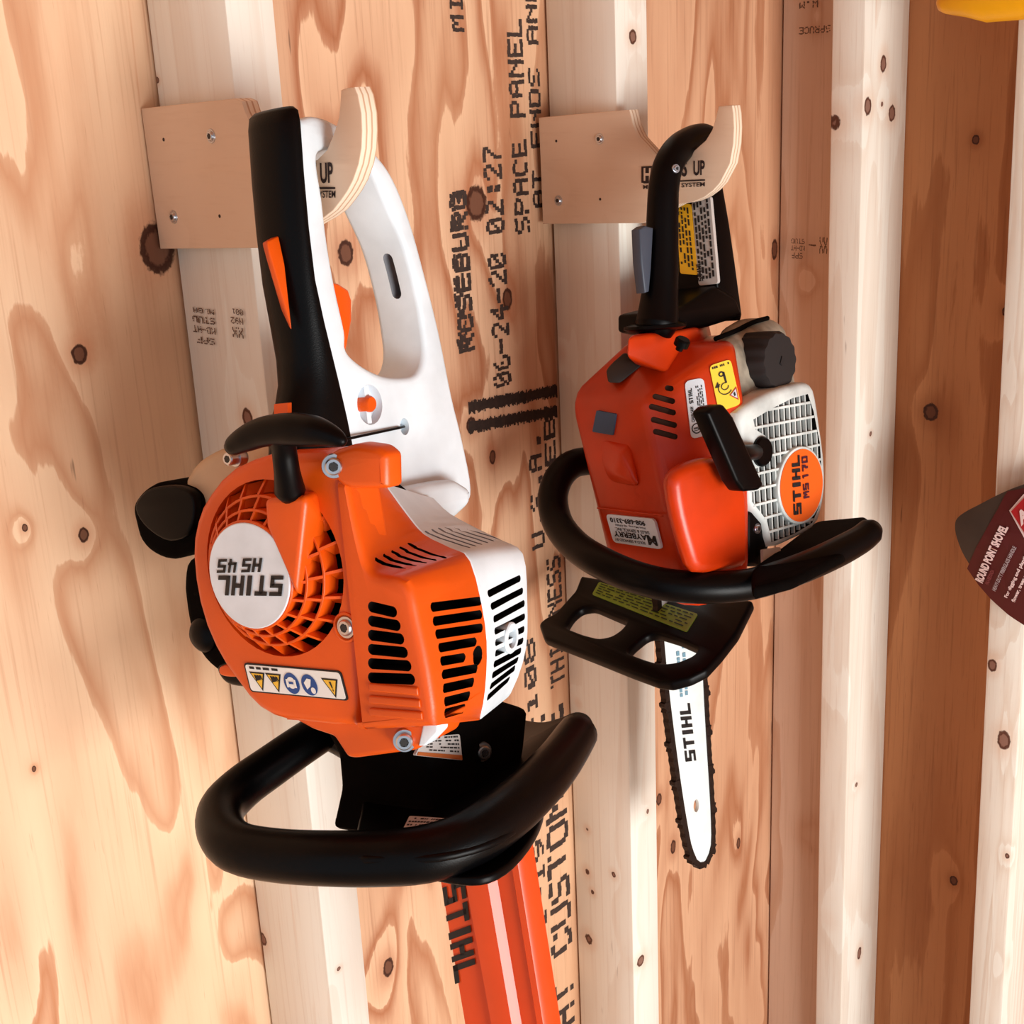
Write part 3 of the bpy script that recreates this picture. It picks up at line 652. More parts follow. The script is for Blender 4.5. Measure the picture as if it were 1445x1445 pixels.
for k in range(7):
    a = (240+(975+k*25)/2.676, 560+(492-k*6)/2.676); b_ = (240+(1130+k*24)/2.676, 560+(575-k*8)/2.676)
    p0 = on_surf(a[0], a[1], R1[1], R1[3], R2[3]); p1 = on_surf(b_[0], b_[1], R1[1], R1[3], R2[3]); sh.append(slot_cut([p0, p1], T, wt, .004, .0026))
cut(mw, sh, mat('slot_grey', (110, 112, 116), .6))
for k in range(3):     # blind ribs under the side vents
    a = (240+756/2.676, 560+(1095+k*47)/2.676); b_ = (240+(940+k*8)/2.676, 560+(1112+k*46)/2.676)
    finish('blind_rib', hull_me([v+s for v in (T.w(T.at(a[0], a[1], 0, .0802)), T.w(T.at(b_[0], b_[1], 0, .0802))) for s in (Fd*.0026, -Fd*.0026, Fd*.0018+U*.0016, -Fd*.0018+U*.0016)], .0007), orange, ht)
# screw boss
prism('screw_boss', T, 0, .088, .072, rnd([Vector((*p, 0)) for p in ((462, 640), (474, 634), (500, 626), (530, 630), (544, 642), (545, 690), (520, 690), (490, 690), (478, 684), (462, 668))], 6), orange, ht, bev=.004)
screw(ht, T.w(T.at(471, 658, 0, .0885)), U*.75+Lr*.55, .0062, zinc, sockdark, tall=.45)
screw(ht, T.w(T.at(489, 885, 0, .0785)), U, .0060, zinc, sockdark, tall=.3)
lathe('screw_seat', T.w(T.at(489, 885, 0, .0778)), U, [(0, .0086), (.0010, .0084), (.0014, .0072), (.0002, .0066)], orange, ht, 24)
screw(ht, T.w(T.at(332, 646, 0, .060)), U, .0052, zinc, sockdark, tall=1.2)
# pull-starter grip
bar = [T.w(T.at(x, y, 0, .106)) for (x, y) in ((328, 630), (345, 620), (370, 610), (400, 606), (430, 607), (452, 610), (470, 616), (482, 622))]
me = tube_me(smooth(bar, 4, False), [.0050, .0072, .0082, .0088, .0080, .0058, .0034], 16)
stem = [T.w(T.at(x, y, 0, u)) for (x, y, u) in ((397, 606, .105), (401, 635, .1), (405, 665, .096), (409, 692, .09))]
o = finish('pull_grip', join([me, tube_me(smooth(stem, 4, False), [.0085, .0066, .0070, .0085], 16)]), black, ht, 50); o['label'] = 'black T-shaped starter pull grip'
# pictogram label
c4 = pl(T, 0, .0785, (344, 935), (481, 947), (492, 989), (354, 976))
ins = [lerp4(c4, s, t) for (s, t) in ((.015, .05), (.985, .05), (.985, .95), (.015, .95))]
wl = decal('warning_label', c4, black_ink, ht, thick=.0003, r=.14); wl['label'] = 'white label with yellow and blue pictograms'
decal('label_face', ins, mat('sticker_white', (236, 236, 232), .45), wl, thick=.0006, r=.13)
yel = mat('pictogram_yellow', (240, 190, 60), .5); blu = mat('pictogram_blue', (20, 72, 140), .5); stw = MATS['sticker_white']
nU = U
def poly(name, c4, pts, m, parent, lift): finish(name, flat_me([lerp4(c4, s, t)+nU*lift for (s, t) in pts]), m, parent, 0)
for i, s0_ in enumerate((.045, .215, .79)):
    poly('triangle_border', c4, [(s0_, .28), (s0_+.165, .28), (s0_+.0825+.02, .93)], black_ink, wl, .0008)
    poly('triangle', c4, [(s0_+.02, .33), (s0_+.145, .33), (s0_+.0825+.018, .83)], yel, wl, .0010)
    if i == 2:
        poly('exclamation', c4, [(s0_+.074, .38), (s0_+.094, .38), (s0_+.1, .6), (s0_+.09, .6)], black_ink, wl, .0012)
        poly('exclamation', c4, [(s0_+.09, .64), (s0_+.102, .64), (s0_+.103, .7), (s0_+.094, .7)], black_ink, wl, .0012)
    else:
        for j in range(5):
            a = s0_+.05+j*.014; poly('pictogram', c4, [(a, .36+.05*(j % 2)), (a+.02, .38), (a+.028, .55), (a+.012, .6-.03*j)], black_ink, wl, .0012)
for s0_ in (.475, .655):
    poly('blue_disc', c4, [(s0_+.078*math.cos(a), .56+.36*math.sin(a)) for a in [2*math.pi*k/28 for k in range(28)]], blu, wl, .0009)
    if s0_ < .5:
        poly('pictogram', c4, [(s0_+.045*math.cos(a), .54+.2*math.sin(a)) for a in [2*math.pi*k/20 for k in range(20)]], stw, wl, .0011)
        poly('pictogram', c4, [(s0_-.05, .42), (s0_-.03, .42), (s0_-.03, .7), (s0_-.05, .7)], stw, wl, .0013)
        poly('pictogram', c4, [(s0_+.03, .42), (s0_+.05, .42), (s0_+.05, .7), (s0_+.03, .7)], stw, wl, .0013)
        poly('pictogram', c4, [(s0_-.022, .5), (s0_+.022, .5), (s0_+.022, .58), (s0_-.022, .58)], blu, wl, .0014)
    else:
        poly('pictogram', c4, [(s0_-.05, .5), (s0_-.01, .34), (s0_+.03, .36), (s0_+.01, .6), (s0_-.03, .72)], stw, wl, .0011)
        poly('pictogram', c4, [(s0_+.03+.024*math.cos(a), .74+.11*math.sin(a)) for a in [2*math.pi*k/16 for k in range(16)]], stw, wl, .0011)
finish('label_lettering', lines_me(c4, 1, .06, .36, .1, .19, .9, .0009), black_ink, wl, 0)
# carburettor side, left and behind
ft = mat('tank_plastic', (196, 170, 140), .45, var=.1)
o = prism('fuel_tank', T, 0, .040, -.03, smooth([(*p, 0) for p in ((257, 690), (262, 668), (276, 650), (300, 636), (330, 628), (380, 624), (420, 650), (400, 720), (330, 760), (280, 760))], 3), ft, ht, bev=.008); o['label'] = 'translucent beige fuel tank'
kb = [(184, 716), (192, 700), (206, 687), (222, 681), (245, 683), (262, 684), (276, 690), (286, 705), (288, 740), (280, 765), (262, 782), (238, 791), (213, 782), (196, 765), (188, 740)]
prism('fuel_cap', T, 0, .043, .008, smooth([(*p, 0) for p in kb], 3), dirty, ht, bev=.006)
prism('fuel_cap_top', T, 0, .048, .040, smooth([(*p, 0) for p in ((190, 712), (206, 692), (230, 686), (255, 688), (272, 700), (274, 730), (262, 756), (238, 764), (214, 752), (196, 733))], 3), black, ht, bev=.002)
prism('air_filter_cover', T, 0, .050, -.02, smooth([(*p, 0) for p in ((262, 790), (254, 820), (256, 850), (261, 880), (268, 905), (283, 932), (306, 952), (330, 962), (380, 960), (380, 800), (300, 780))], 3), dirty, ht, bev=.008)
prism('choke_housing', T, 0, .056, .01, smooth([(*p, 0) for p in ((305, 940), (308, 956), (320, 967), (340, 971), (365, 972), (365, 935), (330, 930))], 3), black, ht, bev=.004)
o = prism('choke_lever', T, 0, .064, .03, smooth([(*p, 0) for p in ((309, 942), (320, 939), (334, 946), (334, 955), (318, 955), (309, 951))], 3), orange, ht, bev=.0015); o['label'] = 'small orange choke lever'
for i in range(3): tube('filter_rib', [T.w(T.at(276+i*14, 838+i*26, 0, .0515)), T.w(T.at(300+i*14, 830+i*26, 0, .0515))], .0012, dirty, ht, 8)
lathe('primer_bulb', T.w(T.at(290, 895, 0, .049)), U, [(0, .011), (.003, .0108), (.006, .008), (.0075, .003)], black, ht, 24)
# lower skirt
prism('lower_skirt', T, 0, .070, .035, rnd([Vector((*p, 0)) for p in ((400, 1008), (610, 1020), (598, 1052), (583, 1060), (500, 1071), (489, 1069), (470, 1040), (440, 1030))], 4), orange, ht, bev=.003)
o = prism('skirt_corner', T, 0, .0705, .060, rnd([Vector((*p, 0)) for p in ((597, 1020), (618, 1020), (617, 1034), (599, 1053), (590, 1053))], 2), white, ht, bev=.001); o['label'] = 'white corner of the lower skirt'
screw(ht, T.w(T.at(571, 1045, 0, .0715)), U*.8+Lr*.5, .0062, zinc, sockdark, tall=.5)
# gear housing and handles
gh = prism('gear_housing', T, 1, .055, -.020, rnd([Vector((*p, 0)) for p in ((585, 1035), (640, 1000), (700, 985), (748, 1000), (742, 1060), (722, 1150), (640, 1190), (600, 1190), (612, 1130), (608, 1080))], 8), dirty, ht, bev=.006)
screw(ht, T.w(T.at(681, 1061, 1, .0555)), Lr*.8+U*.5, .0062, mat('dull_zinc', (150, 146, 142), .4, 1), sockdark, tall=.5)
c4 = pl(T, 1, .0555, (600, 1042), (648, 1036), (653, 1074), (588, 1068)); c4 = pl(T, 1, .0555, (598, 1040), (648, 1036), (652, 1073), (585, 1066))
o = decal('small_print_label', c4, mat('sticker_grey', (190, 184, 180), .5), ht); finish('label_lettering', lines_me(c4, 5, .15, .95, .05, .78), black_ink, o, 0)
finish('label_band', flat_me([lerp4(c4, s, t)+Lr*.0008 for (s, t) in ((.02, .8), (.99, .8), (.99, .98), (.02, .98))]), mat('band_orange', (176, 92, 40), .5), o, 0)
# bail handle: a closed loop of tube with a guard plate
bl = [(452, 1034, .392), (420, 1055, .398), (380, 1083, .406), (340, 1112, .413), (313, 1142, .419), (312, 1172, .424), (335, 1196, .428), (390, 1207, .430), (460, 1211, .430), (530, 1211, .430), (600, 1205, .428), (660, 1185, .425), (710, 1152, .422), (755, 1112, .418), (790, 1072, .414), (815, 1035, .410)]
tube('bail_handle', smooth([T.w(T.at(x, y, 2, f)) for (x, y, f) in bl], 4, False), [.0135, .0140, .0145, .0150, .0155, .0160, .0165, .0165, .016, .014], rubber, ht, 22)
gp = [(700, 1003), (722, 1008), (745, 1016), (768, 1018), (790, 1012), (812, 1004), (830, 1008), (838, 1024), (834, 1048), (818, 1078), (785, 1116), (740, 1158), (690, 1188), (620, 1206), (560, 1208), (498, 1206), (503, 1170), (510, 1140), (511, 1115), (500, 1088), (478, 1062), (455, 1045), (500, 1020), (600, 1000)]
prism('hand_guard', T, 2, .4225, .4275, smooth([(*p, 0) for p in gp], 3), black, ht, bev=.002)
lp = [(560, 1215), (600, 1228), (650, 1237), (690, 1234), (725, 1213), (755, 1175), (768, 1135), (760, 1090), (700, 1080), (620, 1120)]
prism('guard_lip', T, 2, .440, .446, smooth([(*p, 0) for p in lp], 3), black, ht, bev=.002)
prism('gear_case_lower', T, 2, .424, .440, smooth([(*p, 0) for p in ((560, 1140), (575, 1180), (640, 1195), (690, 1180), (725, 1140), (735, 1090), (700, 1040), (600, 1060))], 3), dirty, ht, bev=.004)
c4 = pl(T, 2, .4218, (578, 1152), (636, 1156), (600, 1174), (566, 1176))
o = decal('serial_label', c4, MATS['sticker_grey'], ht, r=.05); finish('label_lettering', lines_me(c4, 4), black_ink, o, 0)
c4 = pl(T, 2, .4395, (612, 1224), (672, 1207), (664, 1222), (650, 1232))
o = decal('embossed_plate', c4, mat('embossed', (60, 46, 40), .4), ht, r=.05); o['label'] = 'dark warning plate under the guard'
# scabbard over the blade
bo = mat('scabbard_orange', (228, 72, 20), .3, spec=.5, var=.06, vscale=20)
UB = -.085
a0 = [(617, 1215), (660, 1205), (667, 1205), (694, 1200), (724, 1172), (741, 1160)]
top = [T.at(x, y, 0, UB) for (x, y) in ((620, 1240), (663, 1240), (735, 1190))]
dn = [T.at(x, y, 0, UB) for (x, y) in ((655, 1445), (700, 1445), (775, 1445))]
def sec(f):
    def L_(a, b_): t = (f-a.z)/(b_.z-a.z); return a.y+(b_.y-a.y)*t
    l0, l1, l2 = [L_(top[i], dn[i]) for i in range(3)]; w = l2-l1
    P_ = [(UB-.004, l0), (UB, l0+.001), (UB, l1-.001), (UB+.006, l1+.0005), (UB+.007, l1+w*.16), (UB+.006, l1+w*.4), (UB+.0005, l1+w*.5), (UB+.0005, l1+w*.78), (UB+.004, l1+w*.84), (UB+.004, l1+w*.95), (UB, l2), (UB-.014, l2), (UB-.016, l0)]
    return [T.w((u, l, f)) for (u, l) in P_]
finish('blade_scabbard', loft_me([sec(f) for f in (.43, .5, .6, .75)]), bo, ht, 30)['label'] = 'glossy orange scabbard over the cutting blade'
q = pl(T, 0, UB, (624, 1246), (643, 1388), (656, 1240)); words('scabbard_lettering', 'STIHL', [q[0], q[1], q[2]], black_ink, ht, block=True, shear=-.25, lift=.0008)
# ================================================================ CHAINSAW
SU = Vector((-.99417, .06268, .08775)); SV = Vector((-.05077, -.98995, .13199)); SF = Vector((-.09514, -.12677, -.98736))
S = Frame((.385, -.15, -.03), SU, SV, SF)
sorange = mat('saw_orange', (210, 56, 4), .34, spec=.5, var=.16, vscale=18, bump=.08, bscale=700)
swhite = mat('saw_white', (222, 230, 228), .45, var=.28, vscale=26)
sooty = mat('sooty_white', (170, 160, 142), .6, var=.5, vscale=45)
cs = root('chainsaw', S.w((0, 0, 0)), 'orange and white petrol chainsaw hanging bar-down from the middle hook', 'chainsaw')
def vpt(x, y, v): return S.w(S.at(x, y, 1, v))
hpth = smooth([vpt(x, y, v+.012) for (x, y, v) in ((1004, 200, -.006), (992, 194, -.004), (974, 199, -.002), (956, 212, 0), (943, 234, .002), (937, 262, .002), (935, 300, .002), (934, 350, .002), (932, 400, .002), (929, 440, .002), (927, 458, .002))], 4, False)
finish('rear_handle', tube_me(hpth, [.0105, .0115, .0120, .0124, .0126, .0126, .0130, .0136, .0146, .0166, .0180], 24), black, cs, 50)
finish('handle_bridge', tube_me(smooth([vpt(1004, 200, .006), S.w((-.024, -.004, .010)), S.w((-.034, -.010, .018)), S.w((-.043, -.012, .030)), S.w((-.050, -.014, .05))], 4, False), [.0105, .0115, .012, .012], 20), black, cs, 50)
wa = [(-.0400, .022)] + [(lambda p: (p.x, p.z))(S.at(x, y, 1, .016)) for (x, y) in ((1014, 225), (1021, 262), (1030, 314), (1038, 369), (1048, 444), (1046, 452))] + [(-.0400, .158)]
prism('handle_web', S, 1, .016, -.050, wa, black, cs, bev=.0025, px=False)
prism('handle_base', S, 1, .018, -.030, rnd([Vector((*p, 0)) for p in ((932, 440), (965, 432), (1012, 402), (1040, 420), (1050, 446), (1000, 462), (950, 470), (932, 466))], 5), black, cs, bev=.004)
il = [S.at(x, y, 1, .014) for (x, y) in ((898, 324), (905, 319), (917, 322), (914, 380), (911, 412), (905, 414), (900, 370))]
o = prism('trigger_interlock', S, 1, .018, .008, [(p.x, p.z) for p in il], mat('slate_plastic', (62, 70, 84), .5), cs, bev=.0015, px=False); o['label'] = 'slate grey throttle interlock'
screw(cs, S.w(S.at(954, 238, 1, .0270)), SV*.9+Vector((-.3, 0, 0)), .0034, zinc, sockdark, tall=.4)
lathe('handle_flange', vpt(924, 456, .008), SF, [(0, .020), (.0015, .0255), (.004, .026), (.006, .022)], black, cs, 40)
# stickers on the inner face of the handle web
UW = -.0392
c4 = pl(S, 0, UW, (956, 287), (977, 288), (987, 388), (962, 386)); o = decal('yellow_warning_label', c4, mat('sticker_yellow', (244, 186, 30), .5), cs, r=.04, thick=.0022); o['label'] = 'yellow warning label with lines of print'
finish('label_lettering', lines_me(c4, 4, .05, .95, .1, .92, .5, .0026, vert=True), black_ink, o, 0)
c4 = pl(S, 0, UW, (978, 284), (1004, 276), (1015, 400), (988, 403)); o = decal('grey_print_label', c4, MATS['sticker_grey'], cs, r=.04, thick=.002); o['label'] = 'grey label packed with small print'
finish('label_lettering', lines_me(c4, 5, .03, .93, .08, .95, .62, .0026, vert=True, dens=.95), black_ink, o, 0)
q = [lerp4(c4, s, t) for (s, t) in ((.3, .95), (.22, .72), (.05, .95))]; words('label_lettering', 'STIHL', q, black_ink, o, block=True, lift=.003)
# orange shroud
def sp(x, y, ax, v): return S.w(S.at(x, y, ax, v))
P1 = S.at(802, 558, 0, .068); P2 = S.at(908, 566, 0, .070); P5 = S.at(862, 808, 0, .074); P6 = S.at(977, 866, 0, .070)
P3 = S.at(1034, 484, 1, .066); P7 = S.at(1056, 620, 1, .078); P8 = S.at(1056, 830, 1, .080); P4 = S.at(884, 482, 1, -.03); P9 = S.at(1040, 470, 1, -.02)
pts = [P1, P2, P3, P5, P6, P7, P8, P4, P9] + [Vector((-.01, -.065, .20)), Vector((-.01, -.065, .36)), Vector((-.02, .03, .37)), Vector((.0, .03, .19))]
sb = hull('engine_cover', [S.w(p) for p in pts], sorange, cs, bev=.007)
cuts = []
RF = (S.w(P2), S.w(P6), S.w(P3)); rn = (RF[1]-RF[0]).cross(RF[2]-RF[0]).normalized(); rn = rn if rn.dot(CAM-RF[0]) > 0 else -rn
k5 = 5.161
for (a, b_) in (((715, 395), (778, 408)), ((625, 455), (788, 502)), ((598, 530), (794, 585)), ((612, 625), (802, 676)), ((628, 712), (806, 760))):
    cuts.append(slot_cut([on_surf(800+a[0]/k5, 470+a[1]/k5, *RF), on_surf(800+b_[0]/k5, 470+b_[1]/k5, *RF)], S, rn, .006, .0048))
cut(sb, cuts, mat('slot_brown', (88, 50, 32), .8))
hull('handle_socket', [sp(x, y, 1, .024) for (x, y) in ((886, 474), (952, 468), (985, 462), (990, 474), (955, 505), (950, 530), (884, 505))] + [sp(x, y, 1, -.04) for (x, y) in ((905, 468), (1000, 455), (1010, 500), (900, 520))], sorange, cs, bev=.004)
o = hull('choke_lever', [sp(x, y, 1, v) for (x, y, v) in ((855, 522, -.022), (858, 540, -.018), (875, 541, -.01), (908, 514, .0), (905, 500, -.008), (880, 498, -.02), (866, 510, -.02))] + [sp(x, y, 1, v) for (x, y, v) in ((862, 530, -.04), (900, 510, -.04), (880, 502, -.04))], mat('lever_black', (42, 34, 30), .6), cs, bev=.0015)
lathe('throttle_screw', sp(958, 494, 1, .045), SV*.5-SF*.8, [(0, .003), (.004, .003), (.004, .0062), (.009, .0062), (.0105, .005)], black, cs, 16)
o = None if True else finish('cover_lip', tube_me(smooth([sp(x, y, 1, v) for (x, y, v) in ((875, 542, .0), (905, 522, .018), (940, 510, .035), (975, 492, .05), (1010, 472, .06))], 4, False), .003, 10), sorange, cs, 40)
# raised dent, pillar bulge, seam
hull('cover_wedge', [S.w(S.at(x, y, 0, u)) for (x, y, u) in ((838, 612, .066), (842, 655, .066), (858, 684, .067), (903, 688, .066), (892, 625, .068), (876, 640, .080), (900, 684, .076), (866, 668, .078))], sorange, cs, bev=.003)
pb = [S.at(x, y, 1, .0855) for (x, y) in ((951, 688), (953, 672), (962, 660), (980, 651), (1003, 646), (1025, 648), (1045, 668), (1055, 700), (1056, 780), (1050, 800), (1020, 806), (985, 808), (972, 780), (958, 730))]
prism('cover_bulge', S, 1, .087, .071, smooth([(p.x, p.z, 0) for p in pb], 2), sorange, cs, bev=.0075, px=False)
tube('seam_line', [S.w(S.at(x, y, 0, .0745)) for (x, y) in ((843, 717), (870, 720), (900, 724), (935, 728))], .0007, sorange, cs, 6)
tp = pl(S, 0, .0705, (843, 579), (870, 584), (866, 614), (837, 609)); n_ = SU
o = decal('blue_tape', tp, mat('tape_blue', (62, 82, 108), .7), cs, r=.05, thick=.0012); o['label'] = 'scrap of dusty blue tape'
c4 = pl(S, 0, .0735, (856, 725), (924, 732), (935, 775), (867, 765)); o = decal('dealer_label', c4, labelw, cs, r=.16, thick=.0012); o['label'] = 'white dealer label, upside down'
def inv(s, s0, t0, s1, t1, bold=.03, shear=0): # upside-down words inside the label: box s0..s1 (left..right), t0..t1 (top..bottom)
    words('label_lettering', s, [lerp4(c4, s1, t0), lerp4(c4, s0, t0), lerp4(c4, s1, t1)], black_ink, o, bold=bold, lift=.0016)
inv('908-689-3310', .07, .10, .80, .27); inv('Port Murray, NJ 07865', .15, .30, .78, .38, .02); inv('SALES & SERVICE, INC.', .13, .42, .84, .54, .02)
inv('AYBERRY', .07, .57, .76, .76); inv('M', .76, .57, .95, .90, .05); inv('SOLD & SERVICED BY', .06, .82, .70, .91, .02)
# stickers on the right flank
def c4s(P_): return [on_surf(800+x/k5, 470+y/k5, *RF) for (x, y) in P_]
c4 = c4s([(855, 352), (995, 325), (1045, 735), (905, 775)]); o = decal('approval_label', c4, labelw, cs, r=.1, thick=.0012); o['label'] = 'tall white approval label'
def upw(s, s0, t0, s1, t1, bold=.03, **k): # reads upward: start at bottom
    words('label_lettering', s, [lerp4(c4, s1, t1), lerp4(c4, s1, t0), lerp4(c4, s0, t1)], black_ink, o, bold=bold, lift=.0016, **k)
upw('CHAIN SAW', .12, .45, .30, .72, .03); upw('STIHL', .12, .14, .32, .40, block=True); upw('LISTED', .42, .50, .58, .70, .04)
finish('label_lettering', lines_me(c4, 4, .12, .62, .52, .9, .5, .0016, vert=True), black_ink, o, 0)
cen = lerp4(c4, .33, .84)
ex = (c4[1]-c4[0])*.26; ey = (c4[3]-c4[0])*.09
finish('approval_mark', loft_me([[cen+ex*math.cos(a)*r_+ey*math.sin(a)*r_+rn*.0016 for a in [2*math.pi*k/28 for k in range(28)]] for r_ in (1.0, .8)], False), black_ink, o, 0)
upw('UL', .18, .80, .48, .88, .04)
c4 = c4s([(1035, 240), (1190, 190), (1265, 520), (1105, 575)]); o = decal('pictogram_label', c4, mat('sticker_lemon', (246, 214, 60), .5), cs, r=.1, thick=.0012); o['label'] = 'yellow pictogram label'
finish('label_lettering', lines_me(c4, 1, .1, .9, .05, .1, .9, .0016), black_ink, o, 0)
def arc(cx, cy, r, a0_, a1_, w, n=18):
    V = []
    ex_ = (c4[1]-c4[0]); ey_ = (c4[3]-c4[0])
    pa = [c4[0]+ex_*(cx+r*math.cos(a))+ey_*(cy+r*.45*math.sin(a))+rn*.0017 for a in [a0_+(a1_-a0_)*k/n for k in range(n+1)]]
    pb_ = [c4[0]+ex_*(cx+(r-w)*math.cos(a))+ey_*(cy+(r-w)*.45*math.sin(a))+rn*.0017 for a in [a0_+(a1_-a0_)*k/n for k in range(n+1)]]
    me = bpy.data.meshes.new('m'); me.from_pydata([tuple(p) for p in pa+pb_], [], [(k, k+1, n+2+k, n+1+k) for k in range(n)]); return me
finish('pictogram', join([arc(.5, .55, .33, .6, 4.0, .04), arc(.5, .52, .18, 0, 5.2, .04), arc(.45, .25, .13, 0, 6.28, .06)]), black_ink, o, 0)
def onl(pts, m, lift, nm='pictogram'): finish(nm, flat_me([lerp4(c4, s, t)+rn*lift for (s, t) in pts]), m, o, 0)
onl([(.04, .50), (.22, .38), (.26, .50)], black_ink, .0017)
onl([(.50, .22), (.60, .22), (.62, .46), (.54, .46)], black_ink, .0017)
onl([(.60, .74), (.98, .60), (.95, .90)], mat('pictogram_red', (190, 60, 50), .5), .0017, 'warning_triangle'); onl([(.66, .74), (.93, .645), (.91, .85)], labelw, .0019, 'warning_triangle'); onl([(.78, .72), (.86, .70), (.87, .78), (.79, .79)], black_ink, .0021)
# tank half and fuel cap
hull('tank_shell', [sp(x, y, 1, v) for (x, y, v) in ((1010, 470, .03), (1045, 449, .02), (1085, 447, .02), (1108, 462, .03), (1125, 560, .05), (1060, 580, .06), (1040, 570, .06), (1030, 495, .055))] + [sp(x, y, 1, -.05) for (x, y) in ((1040, 460), (1100, 480), (1080, 560))], sooty, cs, bev=.008)
tube('tank_seam', smooth([sp(x, y, 1, v) for (x, y, v) in ((1010, 478, .045), (1040, 466, .036), (1062, 455, .03), (1083, 449, .022))], 4, False), .0022, dirty, cs, 8)
fc = sp(1091, 509, 1, .060); lathe('fuel_cap', fc-SV*.02+SU*.004, SV, [(0, .024), (.012, .0245), (.026, .0240), (.030, .0222), (.031, .001)], mat('cap_black', (26, 20, 20), .75), cs, 84, flute=.06)
cp = fc+SV*.0112+SU*.004
finish('cap_slot', loft_me([[cp+a*.0015*s1_+b_*.0036*s2_+SV*l_ for (s1_, s2_) in ((-1, -1), (1, -1), (1, 1), (-1, 1))] for a, b_ in (((SU-SF*.5).normalized(), (SF+SU*.5).normalized()),) for l_ in (-.001, .0007)]), black_ink, cs, 0)
# starter cover
VG = .078
g0 = [(1044, 596), (1052, 574), (1090, 552), (1130, 540), (1146, 542), (1153, 560), (1159, 600), (1165, 645), (1166, 690), (1160, 725), (1150, 745), (1120, 762), (1086, 773), (1079, 740), (1058, 712), (1052, 650)]
sc_ = prism('starter_cover', S, 1, VG, .045, smooth([(*p, 0) for p in g0], 2), swhite, cs, bev=.006)
gq = [(1063, 592), (1090, 576), (1118, 562), (1140, 556), (1148, 580), (1157, 625), (1160, 672), (1156, 715), (1146, 738), (1120, 754), (1089, 765), (1083, 735), (1062, 708), (1060, 664), (1082, 655), (1090, 636), (1080, 615), (1066, 606)]
gm = prism_me(S, 1, VG+.02, VG-.0065, [(S.at(x, y, 1, VG).x, S.at(x, y, 1, VG).z) for (x, y) in gq], px=False); cut(sc_, [gm], dark)
gp_ = [S.at(1110+(x-1110)*1.0, 665+(y-665)*1.0, 1, VG) for (x, y) in gq]; poly2 = [(p.x, p.z) for p in gp_]
def inside(x, y):
    r = False
    for i in range(len(poly2)):
        (x0, y0), (x1, y1) = poly2[i-1], poly2[i]
        if (y0 > y) != (y1 > y) and x < (x1-x0)*(y-y0)/(y1-y0)+x0: r = not r
    return r
us = [p[0] for p in poly2]; fs = [p[1] for p in poly2]
def bars():
    out = []
    def run(fix, vals, lo, hi, vert, w):
        for v in vals:
            t = lo; st = None
            while t <= hi+.001:
                ins_ = inside(*((v, t) if vert else (t, v)))
                if ins_ and st is None: st = t
                if (not ins_ or t > hi) and st is not None:
                    a, b_ = (v-w, v+w), (st-.002, t+.001)
                    if not vert: a, b_ = b_, a
                    dv = .0007 if vert else .0
                    out.append(loft_me([[S.w((x, VG+dz-dv, y)) for (x, y) in ((a[0], b_[0]), (a[1], b_[0]), (a[1], b_[1]), (a[0], b_[1]))] for dz in (-.0035, -.0003)])); st = None
                t += .0007
    nU_ = 13; run(0, [min(us)+(max(us)-min(us))*(k+.5)/nU_ for k in range(nU_)], min(fs), max(fs), True, .00075)
    run(0, [min(fs)+(max(fs)-min(fs))*(k+.6)/9.3 for k in range(9)], min(us), max(us), False, .0010)
    return join(out)
finish('grille_bars', bars(), swhite, cs, 0, 'stuff')
bc = S.at(1131, 685, 1, VG+.002); bt = S.at(1129, 629, 1, VG+.002); brr = S.at(1163, 676, 1, VG+.002)
ra, rb = abs(brr.x-bc.x)*.98, abs(bt.z-bc.z)*.98
def ell(k, n=48): return [(bc.x+ra*k*math.cos(2*math.pi*i/n), bc.z+rb*k*math.sin(2*math.pi*i/n)) for i in range(n)]
ov = prism('oval_badge', S, 1, VG+.002, VG-.004, ell(1.0), swhite, cs, bev=.0008, px=False); ov['label'] = 'orange oval badge with white rim'
prism('badge_face', S, 1, VG+.0026, VG+.001, ell(.93), sorange if False else mat('badge_orange', (232, 96, 20), .45), ov, px=False)
q = pl(S, 1, VG+.003, (1131, 725), (1128, 642), (1120, 727)); words('badge_lettering', 'STIHL', [q[0], q[1], q[2]], black_ink, ov, block=True)
q = pl(S, 1, VG+.003, (1142, 702), (1139, 643), (1134, 704)); words('badge_lettering', 'MS 170', q, mat('badge_purple', (70, 20, 40), .5), ov, block=True)
# rope boss and starter grip
lathe('rope_boss', sp(1068, 637, 1, VG-.004), SV, [(0, .0125), (.006, .0125), (.008, .011), (.008, .002)], black, cs, 32)
gpt = [sp(x, y, 1, .112) for (x, y) in ((998, 582), (1006, 574), (1022, 570), (1036, 588), (1079, 684), (1072, 692), (1050, 694), (1040, 680))]
o = finish('starter_grip', hull_me(gpt + [p-SV*.016 for p in gpt], .003), black, cs, 50); o['label'] = 'black starter grip'
tube('grip_stem', [sp(1044, 640, 1, .1), sp(1066, 638, 1, .082)], .0065, black, cs, 14)
prism('side_post', S, 1, .074, .03, rnd([Vector((*p, 0)) for p in ((1056, 722), (1070, 718), (1082, 735), (1086, 770), (1078, 800), (1056, 800))], 5), black, cs, bev=.003)
screw(cs, sp(1069, 746, 1, .0745), SV, .0042, zinc, sockdark, tall=.3)
o = decal('white_tape', pl(S, 1, .079, (1075, 776), (1100, 772), (1102, 796), (1076, 800)), mat('tape_white', (206, 196, 188), .7), cs, r=.05, thick=.001)
